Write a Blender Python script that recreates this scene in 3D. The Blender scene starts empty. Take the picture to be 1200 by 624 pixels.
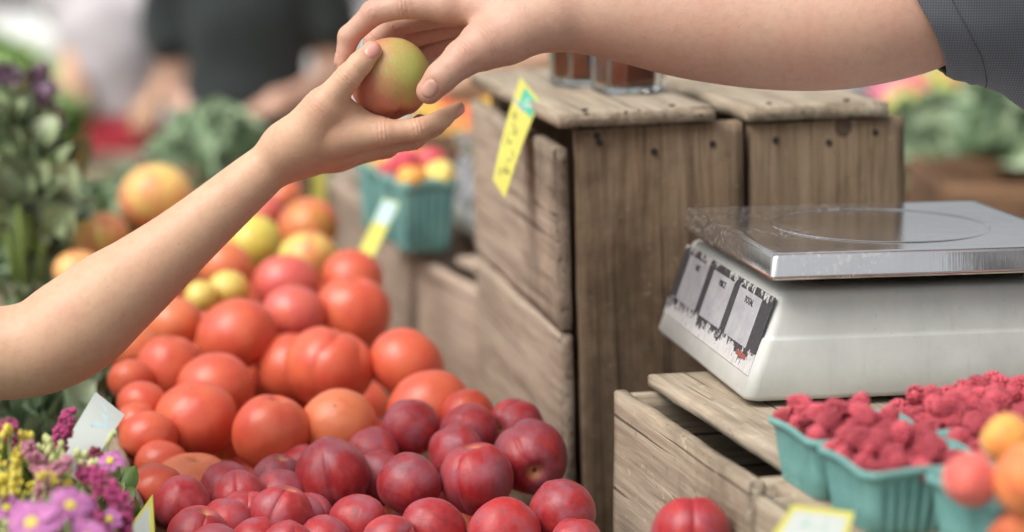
import bpy, bmesh, math, random
import numpy as np
from mathutils import Vector, Matrix, Euler, noise
from math import radians, sin, cos, pi, sqrt, exp

sc = bpy.context.scene
COL = sc.collection
random.seed(7)

# ------------------------------------------------------------------ camera, world, sun, exposure
CAM_Z = 1.5
F = 2660.0                       # focal length in pixels of the 1200 px wide photograph
TH = radians(9.63)
cam_d = bpy.data.cameras.new('camera'); cam = bpy.data.objects.new('camera', cam_d); COL.objects.link(cam)
cam.location = (0, 0, CAM_Z); cam.rotation_euler = (pi/2-TH, 0, 0)
cam_d.sensor_width = 36; cam_d.lens = 36*F/1200; cam_d.clip_start = .05; cam_d.clip_end = 500
cam_d.dof.use_dof = True; cam_d.dof.focus_distance = 1.86; cam_d.dof.aperture_fstop = 2.5
cam_d.dof.aperture_blades = 0
sc.camera = cam
SUN_EL, SUN_AZ = radians(54), radians(-125)     # azimuth from +Y towards +X
w = bpy.data.worlds.new('World'); sc.world = w; w.use_nodes = True
nt = w.node_tree; nt.nodes.clear()
sky = nt.nodes.new('ShaderNodeTexSky'); sky.sky_type = 'NISHITA'; sky.sun_disc = False
sky.sun_elevation = SUN_EL; sky.sun_rotation = SUN_AZ; sky.air_density = 1.0; sky.dust_density = 6.0; sky.ozone_density = .6
hs = nt.nodes.new('ShaderNodeHueSaturation'); hs.inputs['Saturation'].default_value = .25
bg = nt.nodes.new('ShaderNodeBackground'); bg.inputs[1].default_value = .15
wo = nt.nodes.new('ShaderNodeOutputWorld')
nt.links.new(sky.outputs[0], hs.inputs['Color']); nt.links.new(hs.outputs[0], bg.inputs[0]); nt.links.new(bg.outputs[0], wo.inputs[0])
sd = bpy.data.lights.new('sun', 'SUN'); sd.energy = 1.4; sd.angle = radians(35); sd.color = (1, .95, .88)
so = bpy.data.objects.new('sun', sd); COL.objects.link(so)
so.location = (0, 0, 6)
sdir = Vector((sin(SUN_AZ)*cos(SUN_EL), cos(SUN_AZ)*cos(SUN_EL), sin(SUN_EL)))
so.rotation_euler = sdir.to_track_quat('Z', 'Y').to_euler()
sc.view_settings.view_transform = 'Standard'; sc.view_settings.look = 'None'
sc.view_settings.exposure = 0.25; sc.view_settings.gamma = 1
sc.render.engine = 'CYCLES'
sc.cycles.max_bounces = 6; sc.cycles.transparent_max_bounces = 8
sc.render.resolution_x = 1024; sc.render.resolution_y = 532

# ------------------------------------------------------------------ where a pixel's ray is at depth d, or at h below the camera
def W(px, py, d):
    u = (px-600)/F*d; v = (312-py)/F*d
    return Vector((u, d*cos(TH)+v*sin(TH), CAM_Z-d*sin(TH)+v*cos(TH)))
def Dz(py, h):
    return h/(sin(TH)-(312-py)/F*cos(TH))
def Wz(px, py, h):
    return W(px, py, Dz(py, h))

# ------------------------------------------------------------------ materials
def srgb(r, g, b):
    f = lambda c: (c/255/12.92) if c/255 <= .04045 else ((c/255+.055)/1.055)**2.4
    return (f(r), f(g), f(b), 1)
class NT:
    def __init__(s, name):
        s.m = bpy.data.materials.new(name); s.m.use_nodes = True
        s.t = s.m.node_tree; s.b = s.t.nodes['Principled BSDF']
    def n(s, ty, **kw):
        nd = s.t.nodes.new(ty)
        for k, v in kw.items():
            if k.startswith('i_'):
                nd.inputs[k[2:].replace('_', ' ')].default_value = v
            else: setattr(nd, k, v)
        return nd
    def l(s, a, b): s.t.links.new(a, b)
    def set(s, **kw):
        for k, v in kw.items(): s.b.inputs[k.replace('_', ' ')].default_value = v
    def coords(s, scale=(1, 1, 1), rnd=True, kind='Object'):
        tc = s.n('ShaderNodeTexCoord'); mp = s.n('ShaderNodeMapping'); mp.inputs['Scale'].default_value = scale
        s.l(tc.outputs[kind], mp.inputs['Vector'])
        if rnd:
            oi = s.n('ShaderNodeObjectInfo'); mu = s.n('ShaderNodeMath', operation='MULTIPLY'); mu.inputs[1].default_value = 37.0
            s.l(oi.outputs['Random'], mu.inputs[0])
            cx = s.n('ShaderNodeCombineXYZ'); s.l(mu.outputs[0], cx.inputs[0]); s.l(mu.outputs[0], cx.inputs[1]); s.l(mu.outputs[0], cx.inputs[2])
            s.l(cx.outputs[0], mp.inputs['Location'])
        return mp.outputs[0]
    def noise(s, vec, scale, detail=3, rough=.5, dist=0):
        nd = s.n('ShaderNodeTexNoise'); nd.inputs['Scale'].default_value = scale; nd.inputs['Detail'].default_value = detail
        nd.inputs['Roughness'].default_value = rough; nd.inputs['Distortion'].default_value = dist
        if vec is not None: s.l(vec, nd.inputs['Vector'])
        return nd.outputs['Fac']
    def ramp(s, fac, stops, interp='LINEAR'):
        r = s.n('ShaderNodeValToRGB'); cr = r.color_ramp; cr.interpolation = interp
        while len(cr.elements) < len(stops): cr.elements.new(.5)
        for e, (p, c) in zip(cr.elements, stops):
            e.position = p; e.color = c if len(c) == 4 else (*c, 1)
        s.l(fac, r.inputs[0]); return r.outputs[0]
    def mix(s, fac, a, b, blend='MIX'):
        m = s.n('ShaderNodeMix', data_type='RGBA', blend_type=blend)
        for sock, v in ((m.inputs['Factor'], fac), (m.inputs[6], a), (m.inputs[7], b)):
            if isinstance(v, bpy.types.NodeSocket): s.l(v, sock)
            else: sock.default_value = v
        return m.outputs[2]
    def bump(s, h, strength=.3, dist=.001):
        b = s.n('ShaderNodeBump'); b.inputs['Strength'].default_value = strength; b.inputs['Distance'].default_value = dist
        s.l(h, b.inputs['Height']); s.l(b.outputs[0], s.b.inputs['Normal']); return b
    def math(s, op, a, b=None):
        m = s.n('ShaderNodeMath', operation=op)
        for i, v in enumerate((a, b)):
            if v is None: continue
            if isinstance(v, bpy.types.NodeSocket): s.l(v, m.inputs[i])
            else: m.inputs[i].default_value = v
        return m.outputs[0]
    def color(s, c): s.l(c, s.b.inputs['Base Color'])

def plain(name, c, rough=.6, var=.12, scale=30, bump=.15, **kw):
    k = NT(name); v = k.coords()
    f = k.noise(v, scale, 4)
    lo = tuple(x*(1-var) for x in c[:3]); hi = tuple(min(1, x*(1+var)) for x in c[:3])
    k.color(k.ramp(f, [(.3, lo), (.7, hi)])); k.set(Roughness=rough, **kw)
    if bump: k.bump(f, bump, .002)
    return k.m

def wood(name, dark, mid, light, grey=.3, pores=1.0):
    k = NT(name); v = k.coords((1.3, 24, 24))
    v2 = k.coords((1, 1, 1)); v3 = k.coords((3, 60, 60)); v4 = k.coords((.55, 3.2, 3.2))
    big = k.noise(v, 2.2, 5, .62, 1.6)
    fine = k.noise(v3, 4.0, 4, .7, .3)
    blot = k.noise(v2, 9, 5, .65)
    # growth rings bent by slow noise
    wv = k.n('ShaderNodeTexWave', wave_type='BANDS', bands_direction='Y', wave_profile='SAW'); wv.inputs['Scale'].default_value = 6; wv.inputs['Distortion'].default_value = 7
    wv.inputs['Detail'].default_value = 2; wv.inputs['Detail Scale'].default_value = .8
    k.l(v4, wv.inputs['Vector'])
    base = k.ramp(big, [(.30, dark), (.5, mid), (.70, light)])
    c = k.mix(.16, base, k.ramp(wv.outputs['Fac'], [(0, dark), (.35, mid), (1, light)]))
    c = k.mix(k.math('MULTIPLY', fine, .5), c, k.ramp(fine, [(.35, tuple(x*.45 for x in dark)), (.6, light)]))
    g = sum(mid)/3
    c = k.mix(k.ramp(blot, [(.35, (0, 0, 0)), (.75, (grey*1.3,)*3)]), c, (g*1.15, g*1.12, g*1.05, 1))
    st = k.noise(v2, 3.2, 5, .75, .6)
    c = k.mix(k.ramp(st, [(.50, (0, 0, 0)), (.68, (.6,)*3)]), c, tuple(x*.45 for x in dark)+(1,))
    crk = k.noise(k.coords((1.0, 75, 75)), 2.2, 2, .5, .15)
    c = k.mix(k.ramp(crk, [(.335, (.75,)*3), (.365, (0, 0, 0))]), c, tuple(x*.28 for x in dark)+(1,))
    sp_ = k.noise(v2, 75, 3, .7)
    c = k.mix(k.ramp(sp_, [(.64, (0, 0, 0)), (.74, (.6,)*3)]), c, tuple(x*.5 for x in dark)+(1,))
    c = k.mix(k.ramp(sp_, [(.27, (.5,)*3), (.36, (0, 0, 0))]), c, tuple(min(1, x*1.35) for x in light)+(1,))
    # knots
    vo = k.n('ShaderNodeTexVoronoi'); vo.inputs['Scale'].default_value = 1.0
    vk = k.coords((3, 5, 5)); k.l(vk, vo.inputs['Vector'])
    kn = k.ramp(vo.outputs['Distance'], [(.03, (.7,)*3), (.05, (.2,)*3), (.07, (.35,)*3), (.10, (0, 0, 0))])
    c = k.mix(kn, c, tuple(x*.4 for x in dark)+(1,))
    k.color(c); k.set(Roughness=.82); k.b.inputs['Specular IOR Level'].default_value = .25
    h = k.math('ADD', k.math('MULTIPLY', fine, .7), k.math('ADD', big, k.ramp(crk, [(.33, (0, 0, 0)), (.38, (1, 1, 1))])))
    k.bump(h, .55*pores, .0016)
    return k.m

M = {}
M['wood'] = wood('weathered crate wood', (.12, .076, .043), (.30, .207, .125), (.44, .33, .222), grey=.12)
M['wood_pale'] = wood('pale crate wood', (.17, .125, .08), (.36, .285, .20), (.52, .44, .33), grey=.2)
M['wood_pink'] = wood('planed crate wood', (.30, .21, .155), (.47, .355, .27), (.58, .46, .37), grey=.1, pores=.4)
M['wood_side'] = wood('lit side crate wood', (.20, .145, .10), (.40, .31, .225), (.52, .43, .33), grey=.18, pores=.8)  # paler crate wood: the brighter light on left faces is put into its colour
M['nail'] = plain('rusty nail head', (.03, .022, .018), .7)
def skin(name, base, red, dark):
    k = NT(name); v = k.coords(rnd=False)
    at = k.n('ShaderNodeAttribute', attribute_name='blush')
    n1 = k.noise(v, 22, 4, .6); n2 = k.noise(v, 140, 3, .6)
    c = k.mix(k.ramp(n1, [(.3, (0, 0, 0)), (.72, (.45,)*3)]), base, red)
    c = k.mix(k.math('MULTIPLY', at.outputs['Fac'], .75), c, red)
    c = k.mix(k.ramp(n2, [(.45, (0, 0, 0)), (.8, (.25,)*3)]), c, dark)
    vf = k.n('ShaderNodeTexVoronoi'); vf.inputs['Scale'].default_value = 70; k.l(v, vf.inputs['Vector'])
    c = k.mix(k.ramp(vf.outputs['Distance'], [(.03, (.35,)*3), (.09, (0, 0, 0))]), c, dark)
    k.color(c); k.set(Roughness=.48); k.b.inputs['Specular IOR Level'].default_value = .38
    k.b.inputs['Subsurface Weight'].default_value = .18; k.b.inputs['Subsurface Radius'].default_value = (.008, .0045, .003); k.b.inputs['Subsurface Scale'].default_value = .6
    vo = k.n('ShaderNodeTexVoronoi'); vo.inputs['Scale'].default_value = 900; k.l(v, vo.inputs['Vector'])
    wr = k.noise(k.coords((160, 60, 160), rnd=False), 2, 3, .6)
    h = k.math('ADD', k.math('MULTIPLY', vo.outputs['Distance'], .35), k.math('ADD', k.math('MULTIPLY', n2, .6), k.math('MULTIPLY', wr, .5)))
    k.bump(h, .35, .0010); return k.m
M['skin_shopper'] = skin('tan skin', srgb(206, 170, 140), srgb(200, 142, 118), srgb(168, 124, 98))
M['skin_vendor'] = skin('fair skin', srgb(200, 164, 142), srgb(194, 136, 118), srgb(162, 118, 98))
def nailm(name, c):
    k = NT(name); k.set(Base_Color=c, Roughness=.3); k.b.inputs['Subsurface Weight'].default_value = .1
    k.b.inputs['Subsurface Radius'].default_value = (.006, .003, .002); return k.m
M['fingernail'] = nailm('pink fingernail', srgb(220, 156, 144))
M['fingernail2'] = nailm('pale fingernail', srgb(198, 154, 136))

# ------------------------------------------------------------------ objects, parents, tags
def link(name, me, mat=None, parent=None):
    o = bpy.data.objects.new(name, me); COL.objects.link(o)
    if mat is not None:
        for m_ in (mat if isinstance(mat, (list, tuple)) else [mat]): me.materials.append(m_)
    if parent is not None: o.parent = parent
    return o
def tag(o, label=None, cat=None, group=None, kind=None):
    if label: o['label'] = label
    if cat: o['category'] = cat
    if group: o['group'] = group
    if kind: o['kind'] = kind
    return o
def empty(name, loc=(0, 0, 0), rot=(0, 0, 0), label=None, cat=None, group=None):
    o = bpy.data.objects.new(name, None); COL.objects.link(o); o.location = loc; o.rotation_euler = rot; o.empty_display_size = .05
    return tag(o, label, cat, group)
def copy_tree(o, parent=None):
    c = o.copy(); COL.objects.link(c); c.parent = parent
    for ch in [x for x in o.children]: copy_tree(ch, c)
    return c
def smooth(me):
    me.polygons.foreach_set('use_smooth', [True]*len(me.polygons)); return me
def pymesh(name, v, f, sm=True):
    me = bpy.data.meshes.new(name); me.from_pydata([tuple(p) for p in v], [], f); me.update()
    if sm: smooth(me)
    return me
def bm_mesh(name, bm, sm=False):
    me = bpy.data.meshes.new(name); bm.normal_update(); bm.to_mesh(me); bm.free()
    if sm: smooth(me)
    return me
def bev(o, w_=.002, seg=2):
    m_ = o.modifiers.new('bevel', 'BEVEL'); m_.width = w_; m_.segments = seg; m_.limit_method = 'ANGLE'; m_.angle_limit = radians(35); return o
def box_bm(x0, x1, y0, y1, z0, z1, bm=None):
    bm = bm or bmesh.new()
    r = bmesh.ops.create_cube(bm, size=1, matrix=Matrix.Translation(((x0+x1)/2, (y0+y1)/2, (z0+z1)/2)) @ Matrix.Diagonal((abs(x1-x0), abs(y1-y0), abs(z1-z0), 1)))
    return bm
def box(name, b, mat, parent=None, bw=.002, loc=None, rot=None):
    o = link(name, bm_mesh(name, box_bm(*b)), mat, parent)
    if bw: bev(o, bw)
    if loc is not None: o.location = loc
    if rot is not None: o.rotation_euler = rot
    return o
def tube(name, pts, rads, mat, parent=None, seg=10, sub=1):
    vs, fs = [], []
    n = len(pts); pts = [Vector(p) for p in pts]
    if not hasattr(rads, '__len__'): rads = [rads]*n
    for i, p in enumerate(pts):
        t = (pts[min(i+1, n-1)]-pts[max(i-1, 0)]).normalized()
        a = t.cross(Vector((0, 0, 1)));
        if a.length < .1: a = t.cross(Vector((1, 0, 0)))
        a.normalize(); b = t.cross(a)
        for k in range(seg):
            an = 2*pi*k/seg; vs.append(p+(a*cos(an)+b*sin(an))*rads[i])
    for i in range(n-1):
        for k in range(seg):
            fs.append((i*seg+k, i*seg+(k+1) % seg, (i+1)*seg+(k+1) % seg, (i+1)*seg+k))
    fs.append(tuple(range(seg-1, -1, -1))); fs.append(tuple((n-1)*seg+k for k in range(seg)))
    return link(name, pymesh(name, vs, fs), mat, parent)

def board(name, L, Wd, T, parent, mat, loc, ax=(1, 0, 0), up=(0, 0, 1), seed=0, rough=.0012, chips=.0):
    """a sawn board: length L along local X, width along local Y, thickness along local Z; ax/up give the directions of X and Z"""
    bm = bmesh.new()
    nx = max(6, int(L/.012)); ny = max(3, int(Wd/.012)); nz = 2
    rnd = random.Random(seed)
    off = Vector((rnd.random()*50, rnd.random()*50, rnd.random()*50))
    e = .0018
    xs = [-L/2, -L/2+e]+[-L/2+L*i/nx for i in range(1, nx)]+[L/2-e, L/2]
    ys = [-Wd/2, -Wd/2+e]+[-Wd/2+Wd*i/ny for i in range(1, ny)]+[Wd/2-e, Wd/2]
    zs = [-T/2, -T/2+e, T/2-e, T/2]
    idx = {}
    def vert(i, j, k):
        key = (i, j, k)
        if key in idx: return idx[key]
        x, y, z = xs[i], ys[j], zs[k]
        ex = i in (0, len(xs)-1); ey = j in (0, len(ys)-1); ez = k in (0, 3)
        c = ex+ey+ez
        p = Vector((x, y, z)); q = p+off
        n1 = noise.noise(q*14); n2 = noise.noise(q*55); n3 = noise.noise(q*160)
        if c >= 2:          # worn edges
            wear = e*.55+max(0, n2)*rough*1.8+max(0, n1-.25)*chips
            if ex: p.x -= math.copysign(wear, x)
            if ey: p.y -= math.copysign(wear, y)
            if ez: p.z -= math.copysign(wear, z)
        if ex: p.x += n2*rough*1.5+n3*rough
        if ey: p.y += n1*rough*1.2+n3*rough*.5
        if ez: p.z += n1*rough*.9
        idx[key] = bm.verts.new(p); return idx[key]
    I, J, K = len(xs)-1, len(ys)-1, 3
    for i in range(I):
        for j in range(J):
            bm.faces.new((vert(i, j, 0), vert(i, j+1, 0), vert(i+1, j+1, 0), vert(i+1, j, 0)))
            bm.faces.new((vert(i, j, K), vert(i+1, j, K), vert(i+1, j+1, K), vert(i, j+1, K)))
    for i in range(I):
        for k in range(K):
            bm.faces.new((vert(i, 0, k), vert(i+1, 0, k), vert(i+1, 0, k+1), vert(i, 0, k+1)))
            bm.faces.new((vert(i, J, k), vert(i, J, k+1), vert(i+1, J, k+1), vert(i+1, J, k)))
    for j in range(J):
        for k in range(K):
            bm.faces.new((vert(0, j, k), vert(0, j, k+1), vert(0, j+1, k+1), vert(0, j+1, k)))
            bm.faces.new((vert(I, j, k), vert(I, j+1, k), vert(I, j+1, k+1), vert(I, j, k+1)))
    me = bm_mesh(name, bm, True)
    o = link(name, me, mat, parent)
    X = Vector(ax).normalized(); Z = Vector(up).normalized(); Y = Z.cross(X)
    o.matrix_local = Matrix.Translation(loc) @ Matrix((X, Y, Z)).transposed().to_4x4()
    return o

# ------------------------------------------------------------------ smooth bodies from distance fields (surface nets)
def smin(a, b, k):
    h = np.clip(.5+.5*(b-a)/k, 0, 1); return b*(1-h)+a*h-k*h*(1-h)
def rcone(P, a, b, r1, r2):
    a = np.array(a, float); b = np.array(b, float); ba = b-a; l2 = ba@ba; rr = r1-r2
    if l2 < 1e-10 or rr*rr >= l2: return np.linalg.norm(P-a, axis=1)-max(r1, r2)
    a2 = l2-rr*rr; il2 = 1/l2; pa = P-a; y = pa@ba; z = y-l2
    x = pa*l2-np.outer(y, ba); x2 = (x*x).sum(1); y2 = y*y*l2; z2 = z*z*l2
    k = np.sign(rr)*rr*rr*x2
    out = (np.sqrt(x2*a2*il2)+y*rr)*il2-r1
    c1 = np.sign(z)*a2*z2 > k; c2 = (~c1) & (np.sign(y)*a2*y2 < k)
    out[c1] = (np.sqrt(x2[c1]+z2[c1])*il2)-r2; out[c2] = (np.sqrt(x2[c2]+y2[c2])*il2)-r1
    return out
def ell(P, c, r, R=None):
    q = P-np.array(c, float)
    if R is not None: q = q@np.array(R)
    r = np.array(r, float); k0 = np.linalg.norm(q/r, axis=1); k1 = np.linalg.norm(q/(r*r), axis=1)
    return k0*(k0-1)/np.maximum(k1, 1e-9)
def chain(P, pts, rads, k=.004):
    d = None
    for i in range(len(pts)-1):
        e = rcone(P, pts[i], pts[i+1], rads[i], rads[i+1]); d = e if d is None else smin(d, e, k)
    return d
def nets(f, lo, hi, h, name, B=14):
    lo = np.array(lo, float); hi = np.array(hi, float)
    nb = np.ceil((hi-lo)/h/B).astype(int); n = nb*B+1
    vol = np.empty(tuple(n), np.float32)
    # coarse pass at block centres
    cen = np.stack(np.meshgrid(*[lo[i]+(np.arange(nb[i])+.5)*B*h for i in range(3)], indexing='ij'), -1).reshape(-1, 3)
    dc = f(cen); half = B*h*.5*1.7321*1.25+h*2
    vol[:] = 1
    ids = np.stack(np.unravel_index(np.arange(len(cen)), tuple(nb)), -1)
    g = np.arange(B+1)
    act = []
    for (i, j, k), d in zip(ids, dc):
        if abs(d) > half: 
            if d < 0: vol[i*B:(i+1)*B+1, j*B:(j+1)*B+1, k*B:(k+1)*B+1] = -1
        else: act.append((i, j, k))
    L = np.stack(np.meshgrid(g, g, g, indexing='ij'), -1).reshape(-1, 3)
    for s in range(0, len(act), 48):
        ch = act[s:s+48]
        P = np.concatenate([(L+np.array(c)*B)*h+lo for c in ch])
        v = f(P).reshape(len(ch), B+1, B+1, B+1)
        for c, vv in zip(ch, v): vol[c[0]*B:(c[0]+1)*B+1, c[1]*B:(c[1]+1)*B+1, c[2]*B:(c[2]+1)*B+1] = vv
    ins = vol < 0
    sl = [slice(0, -1), slice(1, None)]
    cnt = np.zeros(tuple(n-1), np.uint8)
    for a in (0, 1):
        for b in (0, 1):
            for c in (0, 1): cnt += ins[sl[a], sl[b], sl[c]]
    cells = np.argwhere((cnt > 0) & (cnt < 8))
    idm = np.full(tuple(n-1), -1, np.int32); idm[tuple(cells.T)] = np.arange(len(cells))
    cor = {}
    for a in (0, 1):
        for b in (0, 1):
            for c in (0, 1): cor[(a, b, c)] = vol[cells[:, 0]+a, cells[:, 1]+b, cells[:, 2]+c]
    acc = np.zeros((len(cells), 3)); m_ = np.zeros(len(cells))
    for p in cor:
        for ax in range(3):
            if p[ax] == 0:
                q = list(p); q[ax] = 1; q = tuple(q)
                a, b = cor[p], cor[q]; cr = (a < 0) != (b < 0)
                t = np.where(cr, a/np.where(cr, a-b, 1), 0)
                pos = np.array(p, float)[None].repeat(len(cells), 0); pos[:, ax] += t
                acc[cr] += pos[cr]; m_[cr] += 1
    V = lo+(cells+acc/m_[:, None])*h
    Q = []
    for ax in range(3):
        s0 = [slice(None)]*3; s1 = [slice(None)]*3; s0[ax] = slice(0, -1); s1[ax] = slice(1, None)
        e = np.argwhere(ins[tuple(s0)] != ins[tuple(s1)])
        a1, a2 = (ax+1) % 3, (ax+2) % 3
        e = e[(e[:, a1] > 0) & (e[:, a2] > 0) & (e[:, a1] < n[a1]-1) & (e[:, a2] < n[a2]-1)]
        if not len(e): continue
        def cid(o1, o2):
            c = e.copy(); c[:, a1] -= o1; c[:, a2] -= o2; return idm[c[:, 0], c[:, 1], c[:, 2]]
        q = np.stack([cid(1, 1), cid(0, 1), cid(0, 0), cid(1, 0)], 1)
        fl = ~ins[e[:, 0], e[:, 1], e[:, 2]]
        q[fl] = q[fl][:, ::-1]
        Q.append(q)
    Q = np.concatenate(Q); Q = Q[(Q >= 0).all(1)]
    return V, Q
def mesh_np(name, V, Q):
    me = bpy.data.meshes.new(name)
    me.vertices.add(len(V)); me.vertices.foreach_set('co', np.asarray(V, np.float32).ravel())
    me.loops.add(len(Q)*4); me.loops.foreach_set('vertex_index', Q.astype(np.int32).ravel())
    me.polygons.add(len(Q)); me.polygons.foreach_set('loop_start', np.arange(len(Q), dtype=np.int32)*4)
    me.polygons.foreach_set('use_smooth', np.ones(len(Q), bool))
    me.update(calc_edges=True); me.validate(); return me
def relax(V, Q, it=2):
    n = len(V)
    for _ in range(it):
        acc = np.zeros_like(V); c = np.zeros(n)
        for a, b in ((0, 1), (1, 2), (2, 3), (3, 0)):
            np.add.at(acc, Q[:, a], V[Q[:, b]]); np.add.at(c, Q[:, a], 1)
            np.add.at(acc, Q[:, b], V[Q[:, a]]); np.add.at(c, Q[:, b], 1)
        V = V*.5+.5*acc/np.maximum(c, 1)[:, None]
    return V
#@@STRUCT
# ------------------------------------------------------------------ people
def rp(px, d): return px*d/F
def J(px, py, d, r): return (np.array(W(px, py, d)), rp(r, d))
def hand_field(fingers, palm, arm, kpalm=.016):
    """fingers: lists of joints (point, radius); palm: list of chains; arm: one chain"""
    def bb(js):
        P = np.array([j[0] for j in js]); r = max(j[1] for j in js)+.02
        return P.min(0)-r, P.max(0)+r
    boxes = [bb(f) for f in fingers]
    A_ = [j[0] for j in arm]; R_ = [j[1] for j in arm]; dense = []
    for i in range(len(arm)-1):
        p0, p1, p2, p3 = A_[max(i-1, 0)], A_[i], A_[i+1], A_[min(i+2, len(arm)-1)]; r0, r1, r2, r3 = R_[max(i-1, 0)], R_[i], R_[i+1], R_[min(i+2, len(arm)-1)]
        for q in range(5):
            t = q/5; cr = lambda a, b, c, d_: .5*((2*b)+(-a+c)*t+(2*a-5*b+4*c-d_)*t*t+(-a+3*b-3*c+d_)*t**3)
            dense.append((cr(p0, p1, p2, p3), cr(r0, r1, r2, r3)))
    dense.append((A_[-1], R_[-1]))
    def field(P):
        lo_, hi_ = P.min(0), P.max(0); d = np.full(len(P), 9.)
        dl = np.array([q[0] for q in dense]); cc = (lo_+hi_)/2; hd = np.linalg.norm(hi_-lo_)/2
        near_ = np.linalg.norm(dl-cc, axis=1)-np.array([q[1] for q in dense])
        keep = near_ < near_.min()+2*hd+.05
        for i in range(len(dense)-1):
            if keep[i] or keep[i+1]: d = np.minimum(d, rcone(P, dense[i][0], dense[i+1][0], dense[i][1], dense[i+1][1]))
        for c in palm:
            d = smin(d, chain(P, [j[0] for j in c], [j[1] for j in c], .01), kpalm)
        df = np.full(len(P), 1e3)
        for f, (lo, hi) in zip(fingers, boxes):
            m_ = ((P > lo) & (P < hi)).all(1)
            if not m_.any(): continue
            Q = P[m_]
            e = chain(Q, [j[0] for j in f], [j[1] for j in f], .004)
            for i in (1, 2):
                if i < len(f)-1:
                    ax = f[i+1][0]-f[i-1][0]; ax = ax/np.linalg.norm(ax)
                    t = (Q-f[i][0])@ax
                    for o_, a_ in ((-.0030, .0010), (0, .0013), (.0032, .0009)):
                        e = e+a_*np.exp(-((t-o_)/.0009)**2)
                    e = e-.0006*np.exp(-(t/.006)**2)
            df[m_] = smin(df[m_], e, .0022)
        return smin(d, df, .009)
    return field
def nail_frame(f, normal, length, width):
    tip, prev = f[-1][0], f[-2][0]; r = f[-1][1]
    ax = tip-prev; ax /= np.linalg.norm(ax)
    n = np.array(normal, float); n -= ax*(n@ax); n /= np.linalg.norm(n); s = np.cross(n, ax)
    c = tip-ax*(r*.24)
    return c, ax, s, n, length, width, r
def nail_val(P, nf):
    c, ax, s, n, L, Wd, r = nf
    q = P-c; a = q@ax; b = q@s; m_ = q@n
    e = ((np.abs(a)/L)**2.6+(np.abs(b)/Wd)**2.6)
    return e, m_
def build_arm(name, fingers, palm, arm, nails, h=.0012):
    base = hand_field(fingers, palm, arm)
    def field(P):
        d = base(P)
        for nf in nails:
            m_ = (np.abs(P-nf[0]) < .03).all(1)
            if not m_.any(): continue
            e, s = nail_val(P[m_], nf)
            on = s > 0
            ee = np.sqrt(e)
            g = .0010*np.exp(-((ee-1.0)/.12)**2)-.0003*(ee < .92)
            dd = d[m_]; dd = dd+np.where(on, g, 0); d[m_] = dd
        return d
    pts = [j for f in fingers for j in f]+[j for c in palm for j in c]+list(arm)
    lo = np.min([p-r-.02 for p, r in pts], 0); hi = np.max([p+r+.02 for p, r in pts], 0)
    V, Q = nets(field, lo, hi, h, name)
    V = relax(V, Q, 1)
    tips = [(f[-1][0], f[-1][1]) for f in fingers]+[(f[i][0], f[i][1]*.6) for f in fingers for i in (1, 2) if i < len(f)-1]
    bl = np.zeros(len(V))
    for p, r in tips: bl = np.maximum(bl, np.exp(-(np.linalg.norm(V-p, axis=1)/(r*1.6))**2))
    mat = np.zeros(len(Q), np.int32); cen = V[Q].mean(1)
    for nf in nails:
        e, s = nail_val(cen, nf); near = np.linalg.norm(cen-nf[0], axis=1) < .022
        mat[(e < .80) & (s > .25*nf[6]) & near] = 1
    return V, Q, bl, mat
def body_prims(H, loc, yaw, armR=None, armL=None, lean=0.0, wide=1.0):
    """joints of a standing figure in world space; loc on the ground, facing yaw (0 faces +Y)"""
    R = Matrix.Rotation(yaw, 3, 'Z')
    def w_(x, y, z):
        k = max(0, z-.5)*lean
        return np.array(R @ Vector((x*H*wide, (y+k)*H, z*H))+Vector(loc))
    j = {}
    j['hipL'], j['hipR'] = w_(-.052, 0, .5), w_(.052, 0, .5)
    j['pel'], j['waist'], j['chest'], j['ches2'], j['neck'], j['head'] = w_(0, 0, .53), w_(0, .004, .62), w_(0, 0, .73), w_(0, -.003, .78), w_(0, 0, .835), w_(0, .012, .93)
    for s, n_ in ((-1, 'L'), (1, 'R')):
        j['kn'+n_] = w_(s*.055, .01, .28); j['an'+n_] = w_(s*.058, -.01, .045); j['toe'+n_] = w_(s*.065, .09, .02)
        j['sh'+n_] = w_(s*.105, -.004, .80)
        j['el'+n_] = w_(s*.135, -.01, .63); j['wr'+n_] = w_(s*.14, .05, .49); j['ha'+n_] = w_(s*.138, .07, .44)
    if armR: j['elR'], j['wrR'], j['haR'] = [np.array(p) for p in armR]
    if armL: j['elL'], j['wrL'], j['haL'] = [np.array(p) for p in armL]
    j['R'] = np.array(R); j['H'] = H
    return j
def torso(P, j, g=0.0):
    H = j['H']; Rm = j['R']
    d = ell(P, j['pel'], (.095*H+g, .062*H+g, .07*H+g), Rm)
    d = smin(d, ell(P, j['waist'], (.078*H+g, .053*H+g, .09*H+g), Rm), .03*H)
    d = smin(d, ell(P, j['chest'], (.092*H+g, .062*H+g, .085*H+g), Rm), .04*H)
    d = smin(d, rcone(P, j['shL'], j['shR'], .036*H+g, .036*H+g), .04*H)
    return d
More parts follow.
